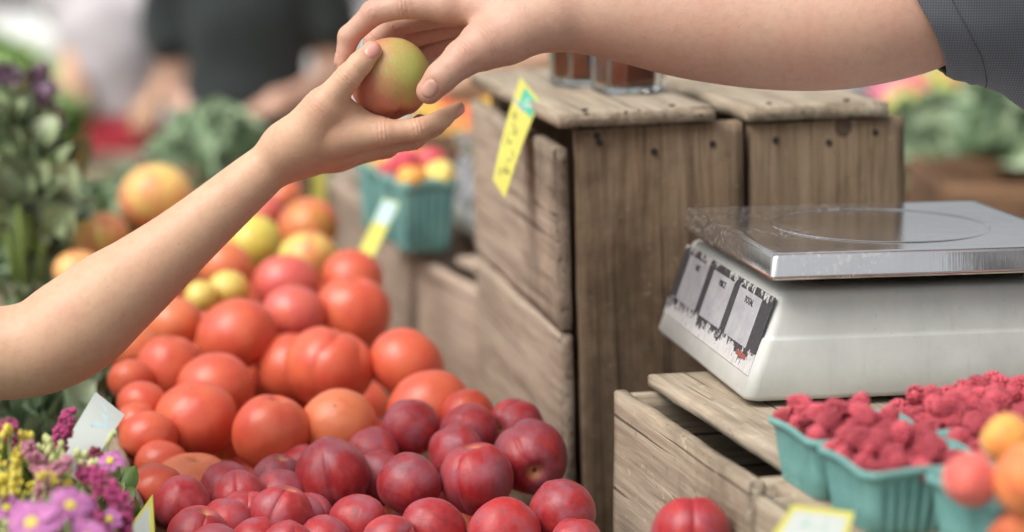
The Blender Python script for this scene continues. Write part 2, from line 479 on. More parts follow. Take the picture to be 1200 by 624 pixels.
def limbs(P, j, skip=(), g=0.0, legs=True, arms=True):
    H = j['H']; d = np.full(len(P), 9.)
    for n_ in 'LR':
        if legs:
            d = np.minimum(d, smin(rcone(P, j['hip'+n_], j['kn'+n_], .052*H+g, .034*H+g), rcone(P, j['kn'+n_], j['an'+n_], .033*H+g, .02*H+g), .01))
            if g == 0: d = smin(d, rcone(P, j['an'+n_]-[0, 0, .015*H], j['toe'+n_], .024*H, .016*H), .01)
        if arms and n_ not in skip:
            d = smin(d, smin(rcone(P, j['sh'+n_], j['el'+n_], .033*H+g, .026*H+g), rcone(P, j['el'+n_], j['wr'+n_], .026*H+g, .017*H+g), .01), .02)
            if g == 0:
                v = j['ha'+n_]-j['wr'+n_]; L = np.linalg.norm(v); v = v/L; s = np.cross(v, [0, 0, 1.]); s /= np.linalg.norm(s)+1e-9
                d = smin(d, rcone(P, j['wr'+n_], j['ha'+n_], .016*H, .02*H), .01)
                for q in (-1.5, -.5, .5, 1.5):
                    d = smin(d, rcone(P, j['ha'+n_]+s*q*.011*H, j['ha'+n_]+s*q*.013*H+v*.05*H*(1-.08*abs(q)), .0065*H, .005*H), .004)
                d = smin(d, rcone(P, j['wr'+n_]+s*.012*H, j['ha'+n_]+s*.032*H+v*.012*H, .008*H, .006*H), .006)
    return d
def head_f(P, j):
    H = j['H']; Rm = j['R']; c = j['head']
    fw = Rm@np.array([0, 1., 0]); sd_ = Rm@np.array([1., 0, 0]); up = np.array([0, 0, 1.])
    d = ell(P, c+up*.012*H, (.043*H, .054*H, .052*H), Rm)
    d = smin(d, ell(P, c-up*.026*H+fw*.014*H, (.033*H, .036*H, .038*H), Rm), .02*H)
    d = smin(d, rcone(P, c+fw*.052*H+up*.006*H, c+fw*.062*H-up*.012*H, .005*H, .0085*H), .008*H)
    d = smin(d, rcone(P, j['neck']-up*.03*H, c-up*.02*H, .034*H, .03*H), .02*H)
    for s in (-1, 1):
        d = smin(d, ell(P, c+sd_*s*.044*H-up*.002*H, (.006*H, .011*H, .018*H), Rm), .004)
        d = -smin(-d, ell(P, c+sd_*s*.018*H+fw*.058*H+up*.006*H, (.010*H, .010*H, .006*H), Rm), .006*H)
        d = smin(d, ell(P, c+sd_*s*.018*H+fw*.046*H+up*.005*H, (.0075*H,)*3, Rm), .001)
    d = smin(d, ell(P, c+fw*.050*H-up*.030*H, (.013*H, .006*H, .004*H), Rm), .003*H)
    return d
def field_mesh(f, j, h, name, pad=.12):
    pts = np.array([v for k, v in j.items() if k not in ('R', 'H')])
    return nets(f, pts.min(0)-pad*j['H'], pts.max(0)+pad*j['H'], h, name)
def add_clothes(root, j, shirt, shirt_name, lower, lower_name, hair, shoe, h=.012, sleeve=.55, skipR=False, lower_z=None, hem=.52, tank=False):
    H = j['H']
    def fs(P):
        d = torso(P, j, .012)
        if not tank:
            for n_ in 'LR':
                e = j['sh'+n_]+(j['el'+n_]-j['sh'+n_])*sleeve
                if n_ == 'R' and skipR: continue
                d = smin(d, rcone(P, j['sh'+n_], e, .042*H, .046*H), .02)
        z = P[:, 2]-root.location.z
        wob = .004*np.sin(P[:, 0]*40+P[:, 2]*23)+.003*np.sin(P[:, 1]*61+P[:, 2]*35)
        d = d+wob
        return np.maximum(np.maximum(d, hem*H-z), z-.83*H)
    V, Q = field_mesh(fs, j, h, 's'); link(shirt_name, mesh_np(shirt_name, V, Q), shirt, root)
    def fl(P):
        z = P[:, 2]-root.location.z
        if lower_name == 'skirt':
            ax = rcone(P, j['pel'], (j['knL']+j['knR'])/2, .100*H, .120*H)
            return np.maximum(np.maximum(ax, .30*H-z), z-.60*H)
        d = smin(limbs(P, j, g=.013, arms=False), torso(P, j, .008), .02)
        return np.maximum(np.maximum(d, .05*H-z), z-.56*H)
    V, Q = field_mesh(fl, j, h, 'l'); link(lower_name, mesh_np(lower_name, V, Q), lower, root)
    Rm = j['R']; c = j['head']; fw = Rm@np.array([0, 1., 0])
    def fh(P):
        d = ell(P, c+np.array([0, 0, .02*H])-fw*.008*H, (.05*H, .06*H, .058*H), Rm)
        cut = (P-c)@fw*.8-(P[:, 2]-c[2])*.9-.004*H
        return np.maximum(d+.002*np.sin(P[:, 0]*150)*np.sin(P[:, 1]*130), cut)
    V, Q = nets(fh, c-.1*H, c+.1*H, .008, 'h'); link('hair', mesh_np('hair', V, Q), hair, root)
    for n_ in 'LR':
        def fsh(P): return np.maximum(smin(rcone(P, j['an'+n_]-[0, 0, .012*H], j['toe'+n_], .03*H, .022*H), ell(P, j['toe'+n_], (.026*H, .04*H, .02*H), Rm), .01), -(P[:, 2]-root.location.z))
        m_ = (j['an'+n_]+j['toe'+n_])/2
        V, Q = nets(fsh, m_-.12*H, m_+.12*H, .01, 'sh'); link('shoe', mesh_np('shoe', V, Q), shoe, root)
def make_person(label, j, skinm, h=.01, skip=(), extra=None, nailmat=None, loc=(0, 0, 0), group=None):
    """one continuous body mesh is the thing itself; clothing and hair are its children"""
    f = lambda P: smin(smin(torso(P, j), limbs(P, j, skip), .02), head_f(P, j), .012)
    V, Q = field_mesh(f, j, h, 'b'); V = relax(V, Q, 1)
    bl = np.zeros(len(V)); mat = np.zeros(len(Q), np.int32)
    if extra:
        V2, Q2, b2, m2 = extra
        Q = np.concatenate([Q, Q2+len(V)]); V = np.concatenate([V, V2]); bl = np.concatenate([bl, b2]); mat = np.concatenate([mat, m2])
    L = np.array(loc, float)
    me = mesh_np('person', V-L, Q)
    at = me.attributes.new('blush', 'FLOAT', 'POINT'); at.data.foreach_set('value', bl.astype(np.float32))
    me.polygons.foreach_set('material_index', mat)
    o = link('person', me, [skinm, nailmat] if nailmat else skinm); o.location = loc
    return tag(o, label, 'person', group)
def unshift(o):           # clothes were built in world space: bring them to the person's origin
    for c in o.children: c.matrix_parent_inverse = Matrix.Translation(-o.location)

cloth = {}
def fabric(name, c, rough=.85, weave=True, sc_=900):
    k = NT(name); v = k.coords((1, 1, 1), rnd=False)
    f = k.noise(v, 9, 4)
    k.color(k.ramp(f, [(.3, tuple(x*.85 for x in c[:3])), (.7, tuple(min(1, x*1.12) for x in c[:3]))])); k.set(Roughness=rough)
    k.b.inputs['Sheen Weight'].default_value = .15
    if weave:
        mp = k.coords((sc_, sc_*1.0, sc_), rnd=False)
        ck = k.n('ShaderNodeTexWave', bands_direction='X'); ck.inputs['Scale'].default_value = .3; k.l(mp, ck.inputs['Vector'])
        cz = k.n('ShaderNodeTexWave', bands_direction='Z'); cz.inputs['Scale'].default_value = .3; k.l(mp, cz.inputs['Vector'])
        mm = k.math('MULTIPLY', ck.outputs['Fac'], cz.outputs['Fac'])
        base = k.ramp(f, [(.3, tuple(x*.9 for x in c[:3])), (.7, tuple(min(1, x*1.1) for x in c[:3]))])
        k.color(k.mix(mm, base, tuple(min(1, x*1.9+.012) for x in c[:3])+(1,)))
        k.bump(mm, .4, .0006)
    return k.m
cloth['charcoal'] = fabric('charcoal woven shirt cloth', srgb(78, 82, 88), sc_=480)
cloth['black'] = fabric('black jersey', srgb(38, 46, 46), weave=False)
cloth['grey'] = fabric('light grey jersey', srgb(196, 190, 194), weave=False)
cloth['red'] = fabric('red cotton', srgb(186, 50, 66), weave=False)
cloth['denim'] = fabric('blue denim', srgb(60, 72, 96), weave=False)
cloth['white'] = fabric('white cotton', srgb(228, 228, 224), weave=False)
M['hair_dark'] = plain('dark brown hair', (.035, .022, .015), .5, .3, 200)
M['shoe'] = plain('dark shoe leather', (.03, .03, .03), .4)

# the shopper's right forearm and hand, palm up, holding the apple from below
DS = 1.90
thumb = [J(352, 168, 1.892, 25), J(380, 124, 1.876, 19.5), J(408, 91, 1.868, 15), J(422, 75, 1.868, 13.5), J(436, 60, 1.873, 11.8)]
idx_ = [J(400, 161, 1.886, 21), J(450, 156, 1.882, 15.2), J(489, 152, 1.882, 12.6), J(518, 140, 1.888, 10.6), J(537, 127, 1.892, 8.2)]
mid_ = [J(398, 174, 1.902, 20), J(484, 163, 1.902, 12.2), J(510, 148, 1.905, 10.5), J(527, 134, 1.91, 8.5)]
ring = [J(394, 182, 1.92, 18), J(453, 173, 1.922, 12.0), J(478, 158, 1.93, 10), J(492, 142, 1.935, 8.5)]
litt = [J(388, 186, 1.94, 15), J(430, 178, 1.945, 10.5), J(450, 165, 1.95, 9), J(463, 152, 1.952, 7.6)]
palmS = [[J(338, 172, 1.893, 24), J(400, 163, 1.890, 18)], [J(338, 178, 1.903, 24), J(400, 173, 1.905, 20)],
         [J(336, 184, 1.915, 22), J(396, 180, 1.922, 17)], [J(334, 188, 1.925, 20), J(390, 184, 1.94, 14)],
         [J(338, 170, 1.893, 22), J(356, 158, 1.886, 24), J(378, 130, 1.878, 18)],
         [J(376, 134, 1.882, 18), J(399, 133, 1.888, 18), J(416, 144, 1.892, 15.5), J(440, 151, 1.89, 15.5)]]
armS = [J(345, 180, 1.905, 25), J(325, 188, 1.905, 26), J(300, 208, 1.903, 30), J(222, 275, 1.895, 38.5), J(165, 322, 1.89, 48), J(128, 350, 1.886, 55), J(86, 384, 1.882, 60), J(35, 410, 1.88, 56), J(-60, 418, 1.88, 55), J(-190, 428, 1.89, 60)]
nS = [nail_frame(thumb, (.30, -.88, .30), .0072, .0056), nail_frame(idx_, (.25, -.35, -.9), .006, .005)]
arm1 = build_arm('a', [thumb, idx_, mid_, ring, litt], palmS, armS, nS)
shS = np.array(W(-270, 436, 1.90))
HS = shS[2]/.80
jS = body_prims(HS, (shS[0]-.02, shS[1]+.105*HS, 0), radians(-90), armR=(W(-60, 418, 1.88), W(330, 186, 1.9), W(350, 180, 1.9)))
jS['shR'] = shS
pS = make_person('person at the left reaching up a bare forearm, apple in the upturned hand', {k: v for k, v in jS.items()}, M['skin_shopper'], .012, skip=('R',), extra=arm1, nailmat=M['fingernail'])
add_clothes(pS, jS, cloth['white'], 'shirt', cloth['denim'], 'shorts', M['hair_dark'], M['shoe'], skipR=True, tank=True)

# the vendor's right forearm and hand, coming down from the right over the apple
vth = [J(588, 47, 1.885, 30), J(566, 55, 1.876, 26), J(543, 68, 1.868, 21.5), J(517, 91, 1.860, 18), J(503, 107, 1.862, 15.5)]
vin = [J(520, 6, 1.898, 19), J(474, 6, 1.90, 15.5), J(438, 15, 1.904, 14.2), J(409, 43, 1.912, 12.4), J(402, 74, 1.916, 10.6)]
vmi = [J(530, 10, 1.922, 20), J(466, 26, 1.94, 15.5), J(440, 48, 1.952, 13), J(434, 80, 1.952, 11)]
vri = [J(536, 22, 1.945, 20), J(480, 42, 1.968, 15), J(462, 70, 1.978, 12.5), J(458, 98, 1.972, 10.5)]
vli = [J(545, 34, 1.965, 18), J(502, 58, 1.985, 13), J(490, 82, 1.985, 11), J(486, 104, 1.978, 9.5)]
palmV = [[J(648, 14, 1.895, 36), J(525, 8, 1.90, 18)], [J(648, 12, 1.91, 36), J(533, 6, 1.925, 18)],
         [J(645, 16, 1.925, 34), J(542, 14, 1.95, 16)], [J(642, 22, 1.935, 30), J(552, 22, 1.97, 14)],
         [J(640, 22, 1.892, 32), J(606, 36, 1.886, 31), J(566, 52, 1.878, 25)]]
armV = [J(640, 14, 1.908, 38), J(672, 10, 1.905, 50), J(730, 12, 1.902, 60), J(810, 24, 1.90, 68.5), J(900, 32, 1.898, 73), J(985, 30, 1.895, 75), J(1060, 14, 1.895, 76), J(1130, -10, 1.90, 74), J(1330, -60, 1.94, 78)]
nV = [nail_frame(vth, (.04, -.97, .24), .0080, .0064), nail_frame(vin, (-.9, -.3, .2), .006, .005)]
arm2 = build_arm('b', [vth, vin, vmi, vri, vli], palmV, armV, nV)
shV = np.array(W(1400, -72, 1.95)); HV = shV[2]/.80
jV = body_prims(HV, (shV[0]+.03, shV[1]-.105*HV-.02, 0), radians(90), armR=(W(1130, -10, 1.9), W(650, 14, 1.9), W(600, 14, 1.9)))
jV['shR'] = shV
pV = make_person('person at the right in a charcoal shirt reaching over to hand down the apple', jV, M['skin_vendor'], .014, skip=('R',), extra=arm2, nailmat=M['fingernail2'])
add_clothes(pV, jV, cloth['charcoal'], 'shirt', cloth['denim'], 'trousers', M['hair_dark'], M['shoe'], skipR=True)
def sleeve():
    # rings from the hem to the shoulder: centre pixel, depth, half height and half depth in px, drop of the lower edge
    rings = [(1066, 8, 1.90, 77, 90, 0), (1073, 7, 1.90, 82, 91, 1), (1096, 3, 1.90, 87, 95, 3), (1118, -3, 1.90, 90, 98, 16), (1140, -8, 1.905, 93, 100, 46), (1158, -14, 1.91, 96, 102, 66), (1190, -20, 1.915, 99, 103, 48), (1260, -30, 1.92, 103, 106, 20), (1330, -50, 1.93, 108, 108, 14), (1420, -76, 1.95, 112, 110, 6), (1480, -90, 1.96, 104, 100, 0)]
    n = 96; vs, fs = [], []
    # refine rings
    rr = []
    for a, b in zip(rings[:-1], rings[1:]):
        m_ = max(2, int((b[0]-a[0])/5))
        for i in range(m_): rr.append(tuple(a[q]+(b[q]-a[q])*i/m_ for q in range(6)))
    rr.append(rings[-1])
    for i, (px, py, d, hy, hd, drop) in enumerate(rr):
        c = W(px, py, d); tilt = .56
        for k in range(n):
            a = 2*pi*k/n; s_ = rp(1, d)
            dz = cos(a)*hy; low = max(0, -cos(a))
            dz -= drop*low**3
            x = c.x+(-dz)*tilt*s_*(1 if i < 60 else 1)
            fold = (-.0012 if i == 5 else .0006 if i < 5 else 0)+.0028*noise.noise(Vector((i*.07, cos(a)*2.5, sin(a)*2.5)))+.0022*sin(a*5+i*.12)*min(1, i/12)
            p = Vector((x, c.y+sin(a)*hd*s_*(1+fold*10), c.z+dz*s_+fold))
            vs.append(p)
    R_ = len(rr)
    for i in range(R_-1):
        for k in range(n): fs.append((i*n+k, (i+1)*n+k, (i+1)*n+(k+1) % n, i*n+(k+1) % n))
    me = pymesh('sleeve', vs, fs); o = link('sleeve', me, cloth['charcoal'], pV)
    so_ = o.modifiers.new('thick', 'SOLIDIFY'); so_.thickness = .0022; so_.offset = 1
    # raised hem seam
    hv, hf = [], []
    for off, wd in ((5, .0007), (6, .0007)):
        pass
    pts = [Vector(vs[7*n+k])*1.0 for k in range(n)]
    cc = sum(pts, Vector())/n
    pts = [p+(p-cc).normalized()*.0030 for p in pts]
    st = []
    bm = bmesh.new()
    for k in range(n):
        a, b = pts[k], pts[(k+1) % n]
        for t in (.1, .6):
            p = a.lerp(b, t); q = a.lerp(b, t+.34)
            m4 = Matrix.Translation((p+q)/2) @ (q-p).to_track_quat('Z', 'Y').to_matrix().to_4x4() @ Matrix.Diagonal((.0011, .0011, (q-p).length*.9, 1))
            bmesh.ops.create_icosphere(bm, subdivisions=1, radius=.5, matrix=m4 @ Matrix.Diagonal((1, 1, 1, 1)))
    link('hem_stitching', bm_mesh('st', bm, True), M['stitch'], o)
M['stitch'] = plain('dark grey thread', srgb(62, 65, 70), .8)
sleeve()
#@@FRUIT
# ------------------------------------------------------------------ the apple in the hands
def fruit_mesh(name, kind, seed, nu=72, nv=44, scale=1.0):
    """unit radius fruit, stem end at +Z"""
    rnd = random.Random(seed); off = Vector((rnd.random()*90, rnd.random()*90, rnd.random()*90))
    vs, fs = [], []
    lob = rnd.choice([5, 6, 7]); ph = rnd.random()*6
    def R(th, f):
        dirv = Vector((sin(th)*cos(f), sin(th)*sin(f), cos(th)))
        n1 = noise.noise(dirv*1.1+off); n2 = noise.noise(dirv*2.6+off)
        r = 1.0
        if kind == 'peach':
            fd = (f+pi) % (2*pi)-pi
            g = exp(-(fd/.075)**2); g2 = exp(-(fd/.32)**2)
            s = sin(th)
            r *= 1+.055*n1+.014*n2+.03*cos(2*f)*s
            r *= 1-(.035*g+.06*g2)*(s**.6 if th < pi*.72 else s**.6*max(0, 1-(th-pi*.72)/.6))
            r *= 1-.24*exp(-(th/.24)**2)-.05*exp(-(th/.6)**2)
            r *= 1+.045*exp(-((pi-th)/.2)**2)
            dirv = Vector((dirv.x, dirv.y, dirv.z*.97))
        elif kind == 'apple':
            s = sin(th)
            r *= 1+.012*n1
            r *= 1-.30*exp(-(th/.28)**2)-.08*exp(-(th/.7)**2)-.14*exp(-((pi-th)/.25)**2)
            r *= 1+.02*cos(5*f+ph)*max(0, -cos(th))
            dirv = Vector((dirv.x, dirv.y, dirv.z*1.02))
        else:
            amp = {'tomato': .012, 'beef': .075}[kind]
            s = sin(th); up = .35+.65*max(0, cos(th))
            rib = abs(cos((f+.35*n1)*lob/2+ph))**(1.2 if kind == 'tomato' else .55)
            r *= 1+.028*n1+.008*n2
            r *= 1-amp*(1-rib)*up*s**.5*1.6
            r *= 1-.20*exp(-(th/.22)**2)-.09*exp(-(th/.6)**2)-.035*exp(-((pi-th)/.3)**2)
            dirv = Vector((dirv.x, dirv.y, dirv.z*(.86 if kind == 'tomato' else .78)))
        return dirv*r
    vs.append(R(0, 0))
    for i in range(1, nv):
        for j in range(nu):
            # denser near the seam of a peach
            t = j/nu*2*pi
            f = t-.55*sin(t) if kind == 'peach' else t
            vs.append(R(pi*i/nv, f))
    vs.append(R(pi, 0)); last = len(vs)-1
    for j in range(nu): fs.append((0, 1+j, 1+(j+1) % nu))
    for i in range(nv-2):
        a = 1+i*nu; b = a+nu
        for j in range(nu): fs.append((a+j, b+j, b+(j+1) % nu, a+(j+1) % nu))
    a = 1+(nv-2)*nu
    for j in range(nu): fs.append((a+(j+1) % nu, a+j, last))
    return pymesh(name, vs, fs)

def fruit_mat(name, kind):
    k = NT(name); v = k.coords((1, 1, 1)); vo = k.coords((1, 1, 1), rnd=False)
    oi = k.n('ShaderNodeObjectInfo')
    if kind == 'peach':
        # v is in unit-radius space, long streaks run from stem to tip
        tint = oi.outputs['Color']
        n1 = k.noise(v, .95, 4, .6, .4); n2 = k.noise(k.coords((2.2, 2.2, .5)), 3.0, 4, .6, .15); n3 = k.noise(v, 26, 3, .6)
        dark, red, warm = srgb(72, 18, 26), srgb(158, 40, 44), srgb(228, 112, 70)
        c = k.ramp(n1, [(.28, dark), (.42, srgb(150, 34, 42)), (.55, red), (.70, srgb(206, 72, 62)), (.82, warm)])
        c = k.mix(k.math('MULTIPLY', n2, .55), c, k.ramp(n2, [(.38, srgb(132, 30, 38)), (.62, srgb(204, 62, 58))]))
        c = k.mix(.30, c, tint, 'MIX')
        # stem cavity: yellow-green with a dark centre
        ln = k.n('ShaderNodeSeparateXYZ'); k.l(vo, ln.inputs[0])
        rad = k.math('SQRT', k.math('ADD', k.math('POWER', ln.outputs[0], 2), k.math('POWER', ln.outputs[1], 2)))
        up = k.math('GREATER_THAN', ln.outputs[2], 0)
        cav = k.math('MULTIPLY', k.ramp(k.math('ADD', rad, k.math('MULTIPLY', n2, .18)), [(.16, (.9,)*3), (.36, (0, 0, 0))]), up)
        c = k.mix(cav, c, srgb(214, 150, 86))
        hole = k.math('MULTIPLY', k.ramp(rad, [(.05, (1, 1, 1)), (.085, (0, 0, 0))]), up)
        c = k.mix(hole, c, (.05, .03, .015, 1))
        dots = k.n('ShaderNodeTexVoronoi'); dots.inputs['Scale'].default_value = 9; k.l(v, dots.inputs['Vector'])
        c = k.mix(k.ramp(dots.outputs['Distance'], [(.035, (.5,)*3), (.06, (0, 0, 0))]), c, srgb(216, 150, 128))
        bl = k.noise(v, 1.0, 5, .6, .2)
        c = k.mix(k.ramp(bl, [(.44, (0, 0, 0)), (.68, (.50,)*3)]), c, srgb(150, 112, 126))  # grey patches painted in for the sky's sheen on the fuzz
        k.color(c); k.set(Roughness=.38); k.b.inputs['Specular IOR Level'].default_value = .45
        k.b.inputs['Sheen Weight'].default_value = .10; k.b.inputs['Sheen Roughness'].default_value = .35
        k.b.inputs['Sheen Tint'].default_value = (1, .85, .88, 1)
        k.b.inputs['Subsurface Weight'].default_value = .06; k.b.inputs['Subsurface Radius'].default_value = (.3, .08, .05); k.b.inputs['Subsurface Scale'].default_value = .25
        k.bump(k.math('ADD', n3, k.math('MULTIPLY', n2, 1.2)), .12, .05)
    elif kind == 'tomato':
        tint = oi.outputs['Color']
        n1 = k.noise(v, 1.3, 3, .5, .3); n3 = k.noise(v, 60, 2); nb = k.noise(v, 3.5, 4, .6)
        c = k.mix(k.ramp(n1, [(.35, (0, 0, 0)), (.7, (.55,)*3)]), tint, k.mix(.55, tint, srgb(226, 138, 84)))
        c = k.mix(k.ramp(nb, [(.5, (0, 0, 0)), (.85, (.3,)*3)]), c, srgb(176, 34, 26))
        ln = k.n('ShaderNodeSeparateXYZ'); k.l(vo, ln.inputs[0])
        rad = k.math('SQRT', k.math('ADD', k.math('POWER', ln.outputs[0], 2), k.math('POWER', ln.outputs[1], 2)))
        up = k.math('GREATER_THAN', ln.outputs[2], 0); dn = k.math('LESS_THAN', ln.outputs[2], 0)
        r2 = k.math('ADD', rad, k.math('MULTIPLY', nb, .1))
        c = k.mix(k.math('MULTIPLY', k.ramp(r2, [(.10, (.8,)*3), (.24, (0, 0, 0))]), up), c, srgb(150, 110, 60))
        c = k.mix(k.math('MULTIPLY', k.ramp(rad, [(.03, (.7,)*3), (.06, (0, 0, 0))]), dn), c, srgb(120, 84, 60))
        k.color(c); k.set(Roughness=.33); k.b.inputs['Specular IOR Level'].default_value = .55
        k.b.inputs['Subsurface Weight'].default_value = .08; k.b.inputs['Subsurface Radius'].default_value = (.4, .1, .04); k.b.inputs['Subsurface Scale'].default_value = .25
        k.bump(k.math('ADD', k.math('MULTIPLY', n3, .25), nb), .10, .06)
    elif kind == 'heirloom':
        tint = oi.outputs['Color']
        n1 = k.noise(k.coords((1, 1, .45)), 1.3, 4, .55, .6)
        ln = k.n('ShaderNodeSeparateXYZ'); k.l(vo, ln.inputs[0])
        c = k.mix(k.ramp(n1, [(.40, (0, 0, 0)), (.64, (.9,)*3)]), tint, srgb(228, 112, 92))
        k.color(c); k.set(Roughness=.38); k.bump(n1, .08, .05)
    elif kind == 'apple':
        ln = k.n('ShaderNodeSeparateXYZ'); k.l(vo, ln.inputs[0])
        st = k.noise(k.coords((5, 5, .55), rnd=False), 3.2, 5, .7, .3); n1 = k.noise(vo, 1.1, 3, .55, .3); sp = k.noise(vo, 30, 3, .7)
        side = k.math('ADD', k.math('MULTIPLY', ln.outputs[0], -.36), k.math('MULTIPLY', ln.outputs[1], .30))
        blush = k.math('ADD', k.math('ADD', side, k.math('MULTIPLY', st, .42)), k.math('MULTIPLY', n1, .45))
        blush = k.math('ADD', blush, .36)
        green = k.mix(k.ramp(sp, [(.35, (0, 0, 0)), (.75, (.6,)*3)]), srgb(160, 168, 84), srgb(194, 190, 118))
        c = k.mix(k.ramp(blush, [(.30, (0, 0, 0)), (.66, (.88,)*3)]), green, srgb(198, 108, 96))
        c = k.mix(k.ramp(sp, [(.62, (0, 0, 0)), (.74, (.35,)*3)]), c, srgb(206, 186, 140))
        k.color(c); k.set(Roughness=.42); k.b.inputs['Specular IOR Level'].default_value = .4; k.bump(k.math('ADD', sp, st), .08, .04)
    return k.m
for kd in ('peach', 'tomato', 'apple', 'heirloom'): M[kd] = fruit_mat({'peach': 'dark red peach skin', 'tomato': 'tomato skin', 'apple': 'green and pink apple skin', 'heirloom': 'striped heirloom skin'}[kd], kd)
M['stem'] = plain('dry brown stem', (.10, .07, .035), .8)
M['calyx'] = plain('green calyx', (.06, .11, .03), .7)
ap = empty('apple', W(457, 91, 1.905), label='green apple with a pink blush held between the two hands', cat='apple')
b_ = link('body', fruit_mesh('apple', 'apple', 3, 96, 60), M['apple'], ap); b_.scale = (rp(48.5, 1.905),)*3; b_.rotation_euler = (radians(-25), radians(-16), 0)
c_ = b_.rotation_euler.to_matrix()
tp = c_ @ Vector((0, 0, .72))*b_.scale[0]; tq = c_ @ Vector((.12, .05, 1.03))*b_.scale[0]
tube('stem', [tp, tp.lerp(tq, .5)+Vector((.0006, 0, 0)), tq], [.0011, .0009, .0014], M['stem'], ap, 8)

# ------------------------------------------------------------------ heap of tomatoes and peaches
YD = [(150, 3.35), (225, 3.0), (250, 2.88), (300, 2.64), (350, 2.45), (400, 2.30), (450, 2.18), (500, 2.07), (560, 1.96), (600, 1.90), (640, 1.86), (700, 1.78), (760, 1.72)]
def dy(y):
    for (a, b), (c, d) in zip(YD[:-1], YD[1:]):
        if y <= c: return b+(d-b)*max(0, (y-a))/(c-a)
    return YD[-1][1]
MESH = {'peach': [fruit_mesh('peach', 'peach', s) for s in range(5)], 'tomato': [fruit_mesh('tomato', 'tomato', s+20, 60, 36) for s in range(5)], 'beef': [fruit_mesh('beefsteak tomato', 'beef', s+40, 90, 40) for s in range(2)]}
for k_, l_ in MESH.items():
    for me in l_: me.materials.append(M['peach' if k_ == 'peach' else 'tomato'])
HM = [m_.copy() for m_ in MESH['tomato']+MESH['beef']]
for me in HM: me.materials.clear(); me.materials.append(M['heirloom'])
RED, ORG, PNK, DRK, YEL = srgb(212, 90, 68), srgb(224, 124, 84), srgb(214, 98, 92), srgb(190, 64, 50), srgb(224, 204, 104)
T = [ # px, py, r, kind, colour, label, squash, depth offset
 (230, 492, 49, 'tomato', RED, 'large round orange red tomato in the front row, leftmost of the big ones'),
 (318, 507, 46, 'tomato', RED, 'large squarish red tomato in the front row just right of the leftmost big round one'),
 (397, 499, 45, 'tomato', ORG, 'pale orange tomato in the front row directly behind the big dark peach'),
 (228, 564, 47, 'tomato', ORG, 'flattened orange tomato peeking over the peaches below the leftmost big round tomato'),
 (174, 514, 35, 'tomato', RED, 'small red tomato against the left wooden rim beside the leftmost big tomato'),
 (190, 546, 33, 'tomato', RED, 'small red tomato with a brown stem scar in the lower left corner by the rim'),
 (184, 574, 34, 'tomato', RED, 'small red tomato lowest against the left rim above the pink peaches'),
 (278, 395, 49, 'tomato', RED, 'big round orange red tomato near the middle of the heap'),
 (197, 436, 42, 'tomato', RED, 'upright tomato left of the heap just right of the small rim ones'),
 (253, 455, 46, 'tomato', RED, 'tomato half hidden behind the leftmost big front tomato'),
 (202, 381, 36, 'tomato', ORG, 'orange tomato emerging under the forearm left of the big round middle one'),
 (344, 369, 38, 'tomato', PNK, 'pinkish tomato between the big round middle tomato and the tall one at right'),
 (413, 368, 46, 'tomato', RED, 'tall shiny red tomato at the right of the heap behind the ribbed one'),
 (386, 430, 51, 'beef', RED, 'large ribbed beefsteak tomato with folded shoulders in the centre of the heap'),
 (344, 432, 45, 'tomato', RED, 'tomato tucked behind the left side of the ribbed beefsteak tomato'),
 (476, 428, 46, 'tomato', RED, 'round red tomato at the right edge beside the grey crate boards'),
 (504, 482, 52, 'tomato', RED, 'wide orange red tomato behind the peaches near the tall crate'),
 (547, 486, 32, 'tomato', DRK, 'dark orange tomato partly hidden at the far right touching the tall crate'),
 (153, 446, 27, 'tomato', RED, 'small tomato at the left rim just below the forearm'),
 (156, 412, 32, 'tomato', ORG, 'tomato half hidden under the forearm near the elbow side'),
 (167, 474, 30, 'tomato', RED, 'small tomato beside the white price tag at the rim'),
 (160, 494, 24, 'tomato', RED, 'smallest tomato squeezed against the rim behind the white tag'),
 (413, 326, 36, 'tomato', RED, 'red tomato below the leaning yellow tag at the crate wall'),
 (336, 334, 39, 'tomato', PNK, 'rose pink tomato below the yellow green striped one'),
 (361, 304, 36, 'heirloom', YEL, 'red and yellow marbled heirloom tomato near the leaning yellow tag'),
 (296, 284, 34, 'plainy', srgb(222, 212, 96), 'lemon yellow tomato just below the forearm'),
 (264, 314, 34, 'tomato', ORG, 'orange tomato between the two yellow ones beside the forearm'),
 (268, 340, 25, 'plainy', YEL, 'small yellow tomato on top of the big round middle tomato'),
 (236, 348, 20, 'plainy', YEL, 'smaller yellow tomato left of another yellow one by the forearm'),
 (361, 267, 37, 'heirloom', srgb(206, 140, 70), 'russet striped tomato at the back by the yellow stick'),
 (331, 232, 26, 'tomato', ORG, 'orange tomato at the back just under the wrist'),
 (311, 250, 23, 'tomato', PNK, 'pink tomato at the back wedged under the forearm'),
 (183, 233, 44, 'heirloom', srgb(244, 206, 120), 'large orange and red heirloom tomato on top above the forearm'),
 (118, 277, 34, 'heirloom', srgb(242, 212, 116), 'yellow orange heirloom tomato left of the large one above the forearm'),
 (92, 318, 30, 'heirloom', srgb(232, 190, 110), 'small yellow heirloom tomato lowest at the left above the forearm'),
 (262, 246, 34, 'heirloom', srgb(230, 150, 96), 'heirloom tomato just behind the middle of the forearm edge'),
 (222, 275, 36, 'heirloom', srgb(228, 150, 80), 'heirloom tomato mostly hidden behind the middle of the forearm'),
]
